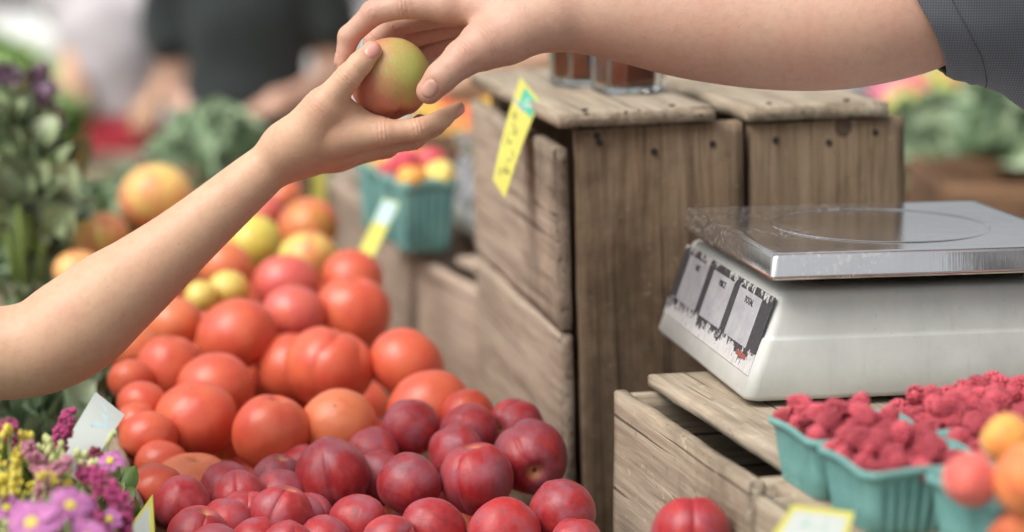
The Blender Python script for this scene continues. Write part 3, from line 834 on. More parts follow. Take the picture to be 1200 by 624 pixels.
P = [
 (482, 503, 35, 'dark red peach in front of the wide orange red tomato'),
 (549, 505, 33, 'pale red peach behind the seamed one, left of the pair at the tall crate'),
 (479, 568, 37, 'plum dark peach with a grey sheen on its left half in the middle row'),
 (558, 560, 44, 'large red peach with two deep seams down its left side'),
 (535, 531, 34, 'rosy peach peeking out behind the large seamed one'),
 (622, 536, 44, 'large dark peach with an open yellow stem hollow, right against the tall crate'),
 (603, 502, 35, 'red peach with a small stem mark behind the large dark one by the crate'),
 (659, 600, 39, 'dark crimson peach at the foot of the tall crate'),
 (590, 626, 43, 'bright orange red peach at the bottom edge between two darker ones'),
 (506, 622, 40, 'smooth red peach at the bottom edge left of the bright orange red one'),
 (456, 636, 33, 'pink peach cut by the bottom edge below the plum dark one'),
 (420, 614, 36, 'mauve red peach right of the big dark one, near the bottom'),
 (437, 527, 25, 'small pink peach left of the one in front of the wide tomato'),
 (444, 551, 20, 'tiny pale peach between the big dark left one and the plum dark one'),
 (675, 640, 33, 'peach cut by the bottom edge in front of the tall crate'),
 (389, 558, 45, 'big dark wine red peach with a pale crest, in front of the pale orange tomato'),
 (213, 592, 34, 'dusty pink red peach at the left rim corner'),
 (266, 572, 31, 'pink peach behind the split pair left of centre'),
 (281, 583, 31, 'pinkish red peach right behind the one at the rim corner'),
 (232, 628, 37, 'light red peach with a soft crease at the bottom left'),
 (287, 604, 29, 'peach with a pale cross shaped stem end in the left part'),
 (330, 603, 37, 'mottled red peach with a clear seam left of the big dark one'),
 (358, 606, 28, 'peach with a yellow stem hollow right behind the mottled one'),
 (326, 579, 27, 'greyish peach behind the mottled one'),
 (322, 562, 23, 'small grey plum coloured peach under the squarish tomato'),
 (352, 545, 19, 'small pink peach touching the left of the big dark one'),
 (300, 634, 25, 'grey shouldered peach at the bottom edge left of centre'),
 (337, 640, 29, 'purple grey peach at the bottom edge under the mottled one'),
 (378, 634, 28, 'peach at the bottom edge beneath the big dark one'),
 (249, 640, 24, 'small peach at the bottom edge beside the creased light red one'),
 (262, 611, 23, 'little pink peach wedged between the creased one and the cross marked one'),
]
PC = {0: srgb(150, 40, 48), 1: srgb(176, 60, 66), 2: srgb(120, 44, 54), 3: srgb(168, 44, 48), 4: srgb(180, 62, 64), 5: srgb(112, 34, 44), 7: srgb(136, 36, 44), 8: srgb(214, 60, 52), 9: srgb(176, 56, 58), 15: srgb(118, 34, 44), 24: srgb(120, 96, 104), 23: srgb(150, 80, 90)}
items = []
for t in T:
    px, py, r, kd, colr, lab = t
    items.append([px, py, r, kd, colr, lab, dy(py)])
for i, (px, py, r, lab) in enumerate(P):
    rn = max(r, 33.5 if py > 540 else 31); g_ = rn-r
    items.append([px+(0 if px > 400 else g_*.2), py+g_*.75, rn, 'peach', PC.get(i, srgb(182, 62, 66)), lab, dy(py)+g_*.0012])
base_d = [it[6] for it in items]
# settle along the line of sight so that no two press far into each other
for _ in range(60):
    pos = [W(it[0], it[1], it[6]) for it in items]; rad = [rp(it[2], it[6]) for it in items]
    for a in range(len(items)):
        for b in range(a+1, len(items)):
            dd = (pos[a]-pos[b]).length; need = .90*(rad[a]+rad[b])
            if dd < need:
                s = .18*(need-dd); fa, fb = (a, b) if items[a][6] < items[b][6] else (b, a)
                items[fa][6] -= s; items[fb][6] += s
    for i, it in enumerate(items): it[6] = max(base_d[i]-.05, min(base_d[i]+.06, it[6]))
for it in items:
    if 'tucked' in it[5]: it[6] = dy(430)+.085
    if 'ribbed beef' in it[5] and it[3] == 'beef': it[6] = min(it[6], dy(430)-.005)
ROT = {}
for n_, it in enumerate(items):
    px, py, r, kd, colr, lab, d = it
    R_ = rp(r, d); pos = W(px, py, d); rnd = random.Random(n_*13+5)
    if kd == 'peach': me = MESH['peach'][n_ % 5]
    elif kd == 'beef': me = MESH['beef'][0]
    elif kd == 'heirloom': me = HM[n_ % 7]
    else: me = MESH['tomato'][n_ % 5]
    name = 'peach' if kd == 'peach' else 'tomato'
    o = bpy.data.objects.new(name, me); COL.objects.link(o); o.location = pos
    o.color = colr
    if kd == 'peach': o.rotation_euler = (pi+rnd.uniform(-.9, .5), rnd.uniform(-.9, .9), rnd.uniform(0, 6.28)); sz = (R_*1.01,)*3
    else: o.rotation_euler = (pi+rnd.uniform(-.6, .6), rnd.uniform(-.6, .6), rnd.uniform(0, 6.28)); sz = (R_*1.0, R_*1.0, R_*1.07)
    o.scale = sz
    if lab.startswith('flattened'): o.scale = (R_, R_, R_*.8); o.rotation_euler = (.1, .1, 0)
    if 'squarish' in lab: o.scale = (R_, R_, R_*1.22); o.rotation_euler = (.15, .1, 1)
    if 'upright' in lab: o.scale = (R_*.95, R_*.95, R_*1.3); o.rotation_euler = (.1, .15, 1)
    if lab.startswith('tall shiny'): o.scale = (R_*.98, R_, R_*1.2); o.rotation_euler = (.1, -.1, 2)
    if kd == 'beef': o.scale = (R_*1.04, R_*1.04, R_*1.25); o.rotation_euler = (radians(12), radians(14), 1.2)
    ROT[lab] = o
    tag(o, lab, name, 'peaches in the heap' if kd == 'peach' else 'tomatoes in the heap')
def aim(o, stem, seam=None):
    """turn a fruit so its stem end points along stem (camera-space x, y up, z towards the viewer) and its seam towards seam"""
    R = cam.rotation_euler.to_matrix()
    z = (R @ Vector(stem)).normalized()
    x = (R @ Vector(seam if seam else (1, 0, 0))); x = (x-z*x.dot(z)).normalized(); y = z.cross(x)
    o.rotation_euler = Matrix((x, y, z)).transposed().to_euler()
def byl(s): return next(o for l, o in ROT.items() if s in l)
aim(byl('two deep seams'), (-.1, .85, .15), (-.55, 0, .85))
aim(byl('open yellow stem hollow'), (.12, -.38, .9), (-.5, .8, .2))
aim(byl('small stem mark behind'), (-.65, .05, .75), (.2, .9, .1))
aim(byl('cross shaped stem end'), (.15, .1, .95), (.1, 1, 0))
aim(byl('peach with a yellow stem hollow right'), (.8, -.2, .6), (0, 1, 0))
aim(byl('clear seam left of'), (.3, .9, .1), (-.25, 0, .95))
aim(byl('big dark wine red'), (.2, -.9, -.3), (-.2, .9, .35))
aim(byl('bright orange red peach'), (.2, -.8, -.2), (1, 0, -.5))
aim(byl('plum dark peach'), (-.2, -.8, -.5), (-1, 0, -.5))
aim(byl('soft crease'), (.3, .8, .2), (.15, 0, .95))
def under(py, xa, xb, step, kind, n0):
    out = []
    x = xa
    while x <= xb:
        d = dy(py)+.03; pos = W(x, py, d)-Vector((0, 0, .075)); rnd = random.Random(int(x*7+py))
        r = .034 if kind == 'peach' else .038
        me = MESH[kind][rnd.randrange(5)]
        o = bpy.data.objects.new(kind, me); COL.objects.link(o)
        o.location = pos+Vector((rnd.uniform(-.008, .008), rnd.uniform(-.01, .01), 0)); o.scale = (r, r, r); o.rotation_euler = (rnd.uniform(-2, 2), rnd.uniform(-2, 2), rnd.uniform(0, 6))
        o.color = srgb(150, 44, 50) if kind == 'peach' else RED
        tag(o, 'dark red peach deep in the heap, all but hidden under the others' if kind == 'peach' else 'red tomato deep in the heap, all but hidden under the others', kind, 'peaches buried in the heap' if kind == 'peach' else 'tomatoes buried in the heap')
        x += step
for py, xa, xb, stp, kd in ((700, 190, 640, 95, 'peach'), (655, 215, 660, 88, 'peach'), (612, 225, 650, 84, 'peach'), (570, 225, 640, 80, 'peach'), (535, 240, 600, 78, 'tomato'), (490, 200, 560, 84, 'tomato'), (445, 190, 500, 82, 'tomato'), (400, 190, 440, 78, 'tomato'), (355, 220, 420, 74, 'tomato'), (315, 240, 400, 70, 'tomato'), (280, 120, 390, 66, 'tomato'), (250, 130, 370, 62, 'tomato')):
    under(py, xa, xb, stp, kd, 0)
# front row below the picture's edge and the lone peach by the low crate
lp = bpy.data.objects.new('peach', MESH['peach'][1]); COL.objects.link(lp); lp.location = W(810, 626, 1.68); lp.scale = (rp(49, 1.68),)*3; lp.color = srgb(160, 44, 54)
aim(lp, (.0, .8, -.1), (.0, .3, .9)); tag(lp, 'lone red peach standing apart in front of the low crate that carries the scale', 'peach', 'peaches in the heap')
for i, (px, py, r) in enumerate(((740, 690, 40), (830, 720, 42), (690, 700, 40), (600, 706, 40), (505, 700, 38), (770, 745, 40))):
    o = bpy.data.objects.new('peach', MESH['peach'][i % 5]); COL.objects.link(o); d = dy(py) if i not in (1, 5) else 1.66
    o.location = W(px, py, d); o.scale = (rp(r, d),)*3; o.rotation_euler = (i, i*2, i*3); o.color = srgb(150, 50, 56)
    tag(o, 'red peach just below the bottom edge of the photo', 'peach', 'peaches below the bottom edge')
#@@END
# ------------------------------------------------------------------ ground, tables, bin
def frame_at(loc, yaw, roll=0, pitch=0):
    return Matrix.Translation(loc) @ Matrix.Rotation(yaw, 4, 'Z') @ Matrix.Rotation(roll, 4, 'Y') @ Matrix.Rotation(pitch, 4, 'X')
def root(name, m4, label, cat, group=None):
    o = empty(name, label=label, cat=cat, group=group); o.matrix_world = m4; return o
M['asphalt'] = plain('asphalt', (.16, .155, .15), .95, .25, 8, .3)
g = link('ground', bm_mesh('ground', box_bm(-60, 60, -20, 140, -.2, 0)), M['asphalt']); tag(g, kind='structure')
def table(label, x0, x1, y0, y1, z, clothm=None, group='market tables'):
    t = empty('table', ((x0+x1)/2, (y0+y1)/2, 0), label=label, cat='table', group=group)
    hx, hy = (x1-x0)/2, (y1-y0)/2
    n = max(3, int((y1-y0)/.2)); st = 2*hy/n
    bm = bmesh.new()
    for i in range(n): box_bm(-hx, hx, -hy+i*st+.002, -hy+(i+1)*st-.002, z-.025, z, bm)
    link('tabletop', bm_mesh('tabletop', bm), M['wood_pale'], t)
    for sx in (-1, 1):
        for sy in (-1, 1): box('leg', (sx*(hx-.06)-.03, sx*(hx-.06)+.03, sy*(hy-.06)-.03, sy*(hy-.06)+.03, 0, z-.025), M['wood'], t)
    if clothm:
        vs, fs = [], []; N = 160; per = []
        for i in range(N):
            a = i/N*4; s, f = int(a), a-int(a)
            c = [(-hx, -hy), (hx, -hy), (hx, hy), (-hx, hy)]; p, q = c[s], c[(s+1) % 4]
            per.append((p[0]+(q[0]-p[0])*f, p[1]+(q[1]-p[1])*f))
        for k, zz in enumerate((z+.004, z-.01, z-.2, z-.45, .08)):
            for i, (x, y) in enumerate(per):
                o_ = .008+.03*k*(.3+.35*sin(i*.9)+.2*sin(i*2.3)) if k else .004
                l_ = math.hypot(x, y); vs.append((x*(1+o_/l_), y*(1+o_/l_), zz))
        for k in range(4):
            for i in range(N): fs.append((k*N+i, (k+1)*N+i, (k+1)*N+(i+1) % N, k*N+(i+1) % N))
        fs.append(tuple(range(N)))
        cl = link('tablecloth', pymesh('tablecloth', vs, fs), clothm); cl.location = t.location
        tag(cl, 'pale cloth hanging over the '+label, 'tablecloth')
    return t
table('long plank table that carries the crates and the heap of fruit', -.52, .60, 1.25, 3.75, .80)

RIMN, RIMF = Wz(176, 640, .505), Wz(104, 430, .505)
ydir = (RIMF-RIMN); ydir.z = 0; yawB = math.atan2(-ydir.x, ydir.y)
bn = root('produce_bin', frame_at(Vector((RIMN.x, RIMN.y, .80)), yawB), 'long low wooden bin holding the tomatoes and peaches, its pale rim at the lower left', 'bin')
H_ = RIMN.z-.80
e0, e1 = -.16, 1.75; Lb = e1-e0
board('side_board', Lb, H_-.11, .014, bn, M['wood_pale'], (0, (e0+e1)/2, .11+(H_-.11)/2), (0, 1, 0), (1, 0, 0), 5)
board('side_board', Lb, .105, .012, bn, M['wood_pale'], (.001, (e0+e1)/2, .0535), (0, 1, 0), (1, 0, 0), 6)
board('side_board', Lb, .12, .012, bn, M['wood'], (.405, (e0+e1)/2, .062), (0, 1, 0), (1, 0, 0), 16)
board('floor_board', Lb, .385, .012, bn, M['wood'], (.205, (e0+e1)/2, .012), (0, 1, 0), (0, 0, 1), 7)
board('end_board', .42, .16, .014, bn, M['wood_pale'], (.205, e0-.008, .085), (1, 0, 0), (0, 1, 0), 8)
board('end_board', .42, .26, .014, bn, M['wood'], (.205, e1+.008, .14), (1, 0, 0), (0, 1, 0), 9)
board('crosspiece', .05, .018, .010, bn, M['wood_pale'], (.006, .70, H_-.012), (1, 0, 0), (0, 0, 1), 10)

# ------------------------------------------------------------------ tall crates
def nailhead(parent, x, y, z, r=.0035):
    bm = bmesh.new(); bmesh.ops.create_cone(bm, cap_ends=True, segments=12, radius1=r, radius2=r*.8, depth=.0022, matrix=Matrix.Rotation(pi/2, 4, 'X'))
    o = link('nail', bm_mesh('nail', bm), M['nail'], parent); o.location = (x, y, z); return o
def knot_mat():
    k = NT('dark pine knot'); v = k.coords((1, 1, 1), rnd=False)
    wv = k.n('ShaderNodeTexWave', wave_type='RINGS', rings_direction='SPHERICAL'); wv.inputs['Scale'].default_value = 1.6; wv.inputs['Distortion'].default_value = 2.5
    k.l(v, wv.inputs['Vector']); k.color(k.ramp(wv.outputs['Fac'], [(0, (.11, .075, .048)), (1, (.27, .20, .135))])); k.set(Roughness=.8); return k.m
M['knot'] = knot_mat()
def tall_crate(label, m4, wd, H, L, seed, nails, knots=(), topw=.15, topx=-.010):
    r = root('wooden_crate', m4, label, 'crate', 'tall crates behind the scale')
    board('front_board', H-.002, wd, .018, r, M['wood'], (wd/2+.006, .010, H/2-.001), (0, 0, 1), (0, -1, 0), seed, .0010, .004)
    z1 = H-.019
    for i, hh in enumerate((.172, .20, .17)):
        if z1-hh < -.1: break
        hh = min(hh, z1)
        board('side_board', L-.004, hh, .013, r, M['wood_side'], (-.0065, L/2+.004, z1-hh/2), (0, 1, 0), (-1, 0, 0), seed+3+i, .0012, .005)
        board('side_board', L-.004, hh, .013, r, M['wood'], (wd-.0065, L/2+.022, z1-hh/2), (0, 1, 0), (-1, 0, 0), seed+13+i, .0012, .004) if wd > .1 else None
        z1 -= hh+.0035
    board('back_board', H-.01, wd-.02, .016, r, M['wood'], (wd/2, L-.01, H/2-.005), (0, 0, 1), (0, -1, 0), seed+7)
    board('bottom_board', L-.05, wd-.03, .012, r, M['wood'], (wd/2, L/2, .02), (0, 1, 0), (0, 0, 1), seed+8)
    board('top_board', L+.01, topw, .0135, r, M['wood_pale'], (topx+topw/2, L/2-.002, H+.0072), (0, 1, 0), (0, 0, 1), seed+9, .0012, .005)
    for (x, z) in nails: nailhead(r, x, .0006, z)
    for (x, z, s) in knots:
        bm = bmesh.new(); bmesh.ops.create_uvsphere(bm, u_segments=20, v_segments=8, radius=1)
        o = link('knot', bm_mesh('knot', bm, True), M['knot'], r); o.location = (x, .0012, z); o.scale = (s, .0012, s*1.1)
    for q in (.2, .75): 
        n_ = nailhead(r, topx+topw*q, .012, H+.0145, .003); n_.rotation_euler = (pi/2, 0, 0)
    return r
PA = W(667, 150, 2.08); YA = radians(10.6); RA = radians(-1.6); HA = PA.z-.802
mA = frame_at(PA, YA, RA) @ Matrix.Translation((0, 0, -HA))
kx = 2.09/F
def lz(px, py): return HA-(py-148+(px-667)*.045)*kx
tall_crate('tall weathered crate with two jam jars and a yellow tag at its corner', mA, .160, HA, .47, 30,
           [((769-667)*kx, lz(769, 177)), ((840-667)*kx, lz(840, 168)), ((700-667)*kx, lz(700, 158)), ((703-667)*kx, lz(703, 166))], [], .150, -.012)
mB = mA @ Matrix.Translation((.1675, .004, 0))
tall_crate('tall crate with a round dark knot and three nails, right behind the scale platform', mB, .152, HA-.003, .46, 60,
           [((909-870)*kx, lz(909, 165)), ((975-870)*kx, lz(975, 168)), ((1033-870)*kx, lz(1033, 156))], [((993-870)*kx, lz(993, 150), .0095)], .138, .0)

# ------------------------------------------------------------------ low crates
def low_crate(label, pn, pf, wd, hgt, seed, slats, mat=None, group='low crates'):
    """pn, pf: near and far ends of the left wall's top edge"""
    mat = mat or M['wood_pale']
    v = pf-pn; L = v.length; yaw = math.atan2(-v.x, v.y)
    r = root('low_crate', frame_at(Vector((pn.x, pn.y, pn.z-hgt)), yaw), label, 'crate', group)
    r['L'] = L
    board('side_board', L, hgt, .012, r, mat, (.006, L/2, hgt/2), (0, 1, 0), (-1, 0, 0), seed, .0011, .004)
    board('side_board', L, hgt, .012, r, mat, (wd-.006, L/2, hgt/2), (0, 1, 0), (-1, 0, 0), seed+1, .0011, .004)
    board('end_board', wd-.026, hgt-.004, .018, r, mat, (wd/2, .0095, hgt/2), (1, 0, 0), (0, -1, 0), seed+2)
    board('end_board', wd-.026, hgt-.004, .018, r, mat, (wd/2, L-.0095, hgt/2), (1, 0, 0), (0, -1, 0), seed+3)
    for q in (.25, .75): board('bottom_board', wd-.03, L*.42, .01, r, mat, (wd/2, L*q, .01), (1, 0, 0), (0, 0, 1), seed+4)
    for i, (x0, x1, y0, y1, t, dz) in enumerate(slats):
        board('slat', y1-y0, x1-x0, t, r, mat, ((x0+x1)/2, (y0+y1)/2, hgt+dz+t/2), (0, 1, 0), (0, 0, 1), seed+10+i, .0012, .006)
    return r
for k_ in ('L',): pass
pn, pf = Wz(879, 566, .430), Wz(719, 457, .430)
Cc = low_crate('low pale crate under the scale with a gap beside its top slat', pn, pf, .36, .267, 80, [(.030, .150, -.012, .315, .011, .0012), (.155, .27, -.01, .33, .011, .0012), (.275, .355, -.01, .33, .011, .0012)])
for z in (.207, .117): 
    n_ = nailhead(Cc, -.0008, .010, z, .0022); n_.rotation_euler = (0, 0, pi/2)
pn2 = Wz(992, 660, .432); pf2 = Wz(884, 580, .432)
Cd = low_crate('low crate under the teal berry baskets with rounded board ends', pn2, pf2, .40, .265, 100, [(.026, .13, -.01, .20, .010, -.0095), (.135, .24, -.01, .20, .010, -.0095), (.245, .385, -.01, .20, .010, -.0095)])
# row of crates behind, left of the tall one
Ce = low_crate('pinkish planed crate directly behind the tall crate, its end seen blurred', Wz(590, 356, .46), Wz(489, 304, .46), .30, .237, 120, [(.03, .15, 0, .26, .01, .001), (.16, .29, 0, .26, .01, .001)], M['wood_pink'])
Cf = low_crate('blurred farther crate with the teal fruit baskets standing on it', Wz(484, 285, .455), Wz(384, 203, .455), .34, .242, 140, [(.04, .17, 0, .55, .01, .001), (.18, .33, 0, .55, .01, .001)], M['wood_pink'])
tall = box('corner_post', (-.012, .004, -.03, -.002, .0, .24), M['wood_pink'], Cf, .003)

# ------------------------------------------------------------------ weighing scale
def scale_mats():
    k = NT('off white scale housing'); v = k.coords((1, 1, 1), rnd=False)
    n1 = k.noise(v, 18, 5, .65); n2 = k.noise(k.coords((40, 40, 4), rnd=False), 3, 4, .6); n3 = k.noise(v, 160, 3, .7)
    c = k.ramp(n1, [(.3, srgb(186, 189, 184)), (.7, srgb(204, 206, 201))])
    c = k.mix(k.ramp(n2, [(.6, (0, 0, 0)), (.85, (.3,)*3)]), c, srgb(160, 156, 138))
    c = k.mix(k.ramp(n3, [(.68, (0, 0, 0)), (.76, (.55,)*3)]), c, srgb(120, 110, 92))
    k.color(c); k.set(Roughness=.42); k.bump(n3, .05, .001); M['housing'] = k.m
    k = NT('brushed steel platform'); v = k.coords((1, 1, 1), rnd=False)
    n1 = k.noise(v, 14, 5, .65, .4); sc1 = k.noise(k.coords((3, 110, 3), rnd=False), 3, 4, .7); sc2 = k.noise(k.coords((120, 4, 4), rnd=False), 3, 3, .7)
    sp = k.noise(v, 230, 4, .8); cl = k.noise(v, 6, 3, .5)
    k.color(k.mix(k.ramp(n1, [(.4, (0, 0, 0)), (.75, (.4,)*3)]), (.74, .73, .72, 1), (.56, .55, .53, 1)))
    k.set(Metallic=.92)
    sm = k.math('MULTIPLY', k.ramp(sp, [(.54, (0, 0, 0)), (.60, (1, 1, 1))]), k.ramp(cl, [(.50, (0, 0, 0)), (.66, (1, 1, 1))]))
    c = k.b.inputs['Base Color'].links[0].from_socket
    k.color(k.mix(k.math('MULTIPLY', sm, .6), c, (.66, .64, .58, 1)))
    k.l(k.math('SUBTRACT', .92, k.math('MULTIPLY', sm, .6)), k.b.inputs['Metallic'])
    rr = k.math('ADD', k.math('MULTIPLY', n1, .09), k.math('MULTIPLY', sc1, .07)); k.l(k.math('ADD', rr, .02), k.b.inputs['Roughness'])
    k.bump(k.math('ADD', k.math('ADD', sc1, sc2), k.math('MULTIPLY', n1, 2)), .10, .0012); M['steel'] = k.m
    k = NT('worn display sticker'); v = k.coords((1, 1, 1), rnd=False)
    tc = k.n('ShaderNodeTexCoord'); se = k.n('ShaderNodeSeparateXYZ'); k.l(tc.outputs['Object'], se.inputs[0])
    n1 = k.noise(k.coords((90, 42, 60), rnd=False), 1.0, 5, .72, .8); n2 = k.noise(v, 260, 4, .7)
    low = k.ramp(k.math('DIVIDE', se.outputs[1], .062), [(0, (.50,)*3), (.26, (.30,)*3), (.42, (.04,)*3), (.80, (.14,)*3), (1, (.34,)*3)])
    f = k.math('ADD', k.math('ADD', n1, k.math('MULTIPLY', n2, .35)), low)
    c = k.ramp(f, [(.98, srgb(58, 58, 62)), (1.0, srgb(206, 206, 206))])
    mm = k.math('GREATER_THAN', f, 1.02)
    c = k.mix(mm, k.ramp(n2, [(.3, srgb(52, 52, 56)), (.8, srgb(84, 84, 88))]), k.ramp(n1, [(.3, srgb(225, 225, 222)), (.8, srgb(180, 180, 180))]))
    k.color(c); k.set(Roughness=.38); k.bump(mm, .3, .0006); M['sticker'] = k.m
    k = NT('hazy display window'); v = k.coords((1, 1, 1), rnd=False); n1 = k.noise(v, 60, 5, .7); n2 = k.noise(v, 220, 2, .6)
    c = k.ramp(n1, [(.3, srgb(160, 160, 166)), (.7, srgb(188, 188, 192))]); c = k.mix(k.ramp(n2, [(.70, (0, 0, 0)), (.75, (.8,)*3)]), c, srgb(226, 226, 228))
    k.color(c); k.set(Roughness=.28); M['window'] = k.m
scale_mats()
M['ink'] = plain('black print', (.02, .02, .022), .5, bump=0)
M['redink'] = plain('red print', srgb(150, 84, 78), .5, bump=0)
M['dark_rubber'] = plain('dark rubber', (.025, .028, .028), .7)
def rrect(x0, x1, y0, y1, r, n=6):
    out = []
    for cx, cy, a0 in ((x1-r, y1-r, 0), (x0+r, y1-r, pi/2), (x0+r, y0+r, pi), (x1-r, y0+r, 3*pi/2)):
        for i in range(n+1): a = a0+pi/2*i/n; out.append((cx+r*cos(a), cy+r*sin(a)))
    return out
def loft(name, secs, mat, parent, cap0=True, cap1=True, sm=True):
    vs, fs = [], []; n = len(secs[0][0])
    for pts, z in secs: vs += [(x, y, z) for x, y in pts]
    for k in range(len(secs)-1):
        for i in range(n): fs.append((k*n+i, k*n+(i+1) % n, (k+1)*n+(i+1) % n, (k+1)*n+i))
    if cap0: fs.append(tuple(range(n-1, -1, -1)))
    if cap1: fs.append(tuple((len(secs)-1)*n+i for i in range(n)))
    return link(name, pymesh(name, vs, fs, sm), mat, parent)
def textmesh(name, s, size, mat, parent, loc, ext=.0002):
    cu = bpy.data.curves.new(name, 'FONT'); cu.body = s; cu.size = size; cu.extrude = ext; cu.align_x = 'CENTER'
    t = bpy.data.objects.new(name, cu); COL.objects.link(t)
    dg = bpy.context.evaluated_depsgraph_get(); me = bpy.data.meshes.new_from_object(t.evaluated_get(dg))
    bpy.data.objects.remove(t); me.materials.clear()
    o = link(name, me, mat, parent); o.location = loc; return o
def make_scale(m4, label):
    r = root('weighing_scale', m4, label, 'scale', 'market scales')
    LX, LY, ZT = .335, .285, .0885
    def sec(ins, f_in, z, rad=.010): return (rrect(ins, LX-ins, f_in, LY-f_in, rad), z)
    S = .029/.0785
    def ins(z): return max(0, (z-.010)*S)
    secs = [sec(.008, .008, .0045), sec(.002, .002, .0065), sec(0, 0, .010), sec(ins(.030), .0015, .030), sec(ins(.0515), .003, .0515), sec(ins(.0525)+.0002, .0036, .0528), sec(ins(.054)+.0012, .0046, .0536),
            sec(ins(.056)+.0014, .0052, .056), sec(ins(.083), .0100, .083), sec(ins(.0865)+.001, .0112, .0868), sec(ins(.0885)+.0035, .014, .0887), sec(.06, .04, .0890), sec(.062, .042, .0870)]
    body = loft('housing', secs, M['housing'], r)
    for x in (.04, LX-.04):
        for y in (.04, LY-.04):
            bm = bmesh.new(); bmesh.ops.create_cone(bm, cap_ends=True, segments=20, radius1=.011, radius2=.013, depth=.0055)
            f_ = link('foot', bm_mesh('foot', bm), M['dark_rubber'], r); f_.location = (x, y, .0027)
    box('platform_support', (.075, LX-.075, .06, LY-.06, .0865, .108), M['dark_rubber'], r)
    x0, x1, y0, y1 = .017, .298, -.008, .256; zt, zb = .1195, .1005
    t = .0012
    pl = loft('platform', [(rrect(x0+.0035, x1-.0035, y0+.0035, y1-.0035, .004), zb+.012), (rrect(x0+t, x1-t, y0+t, y1-t, .004), zb),
         (rrect(x0-.0008, x1+.0008, y0-.0008, y1+.0008, .005), zb), (rrect(x0, x1, y0, y1, .005), zb+.003), (rrect(x0+.0018, x1-.0018, y0+.0018, y1-.0018, .005), zt-.0028), (rrect(x0+.0030, x1-.0030, y0+.0030, y1-.0030, .005), zt-.0008), (rrect(x0+.0052, x1-.0052, y0+.0052, y1-.0052, .005), zt), (rrect(x0+.012, x1-.012, y0+.012, y1-.012, .005), zt)], M['steel'], r)
    # pressed ring
    vs, fs = [], []; n = 96; cx, cy = .1545, .124
    prof = [(.0905, .0001), (.0918, .0010), (.0930, .0001)]
    for i in range(n):
        a = 2*pi*i/n
        for q, h in prof: vs.append((cx+q*cos(a), cy+q*sin(a), zt+h))
    for i in range(n):
        for q in range(2): fs.append((i*3+q, i*3+q+1, ((i+1) % n)*3+q+1, ((i+1) % n)*3+q))
    link('pressed_ring', pymesh('ring', vs, fs), M['steel'], pl)
    # display on the sloping left face
    z0, z1 = .024, .0835; V = Vector((S, 0, 1)).normalized(); U = Vector((0, -1, 0)); N = U.cross(V)
    o0 = Vector((ins(z0), .275, z0))+N*.0004
    Lp = (z1-z0)/V.z; Wp = .265
    pm = Matrix((U, V, N)).transposed().to_4x4(); pm.translation = o0
    bm = box_bm(0, Wp, 0, Lp, -.001, .0008); pan = link('display_panel', bm_mesh('display_panel', bm), M['sticker'], r); bev(pan, .0005, 1); pan.matrix_local = pm
    for i, s in enumerate(('NET', 'PRICE', 'TOTAL')):
        u0 = .022+i*.078
        wn = link('display_window', bm_mesh('dw', box_bm(u0, u0+.062, Lp*.27, Lp*.90, .0006, .0011)), M['window'], pan); bev(wn, .0004, 1)
        textmesh('lettering', s, .0075, M['ink'], pan, (u0+.034, Lp*.755, .0013))
    textmesh('lettering', 'kg    /kg', .0055, M['window'], pan, (.135, Lp*.15, .0010))
    link('red_stripe', bm_mesh('rs', box_bm(.222, .248, Lp*.14, Lp*.20, .0006, .0011)), M['redink'], pan)
    return r
SR = Wz(873, 481, .4185)
mS = frame_at(SR, radians(10.2)) @ Matrix.Diagonal((1, 1.05, 1.06, 1))
sc1 = make_scale(mS, 'large sharp off white market scale with steel platform and worn display in the foreground')
sc2 = copy_tree(sc1); sc2.matrix_world = frame_at(Wz(522, 254, .444)+Vector((-.010+.285*sin(radians(12)), -.285*cos(radians(12)), 0)), radians(12))
sc2['label'] = 'second white scale, blurred, showing its display past the left edge of the tall crate'

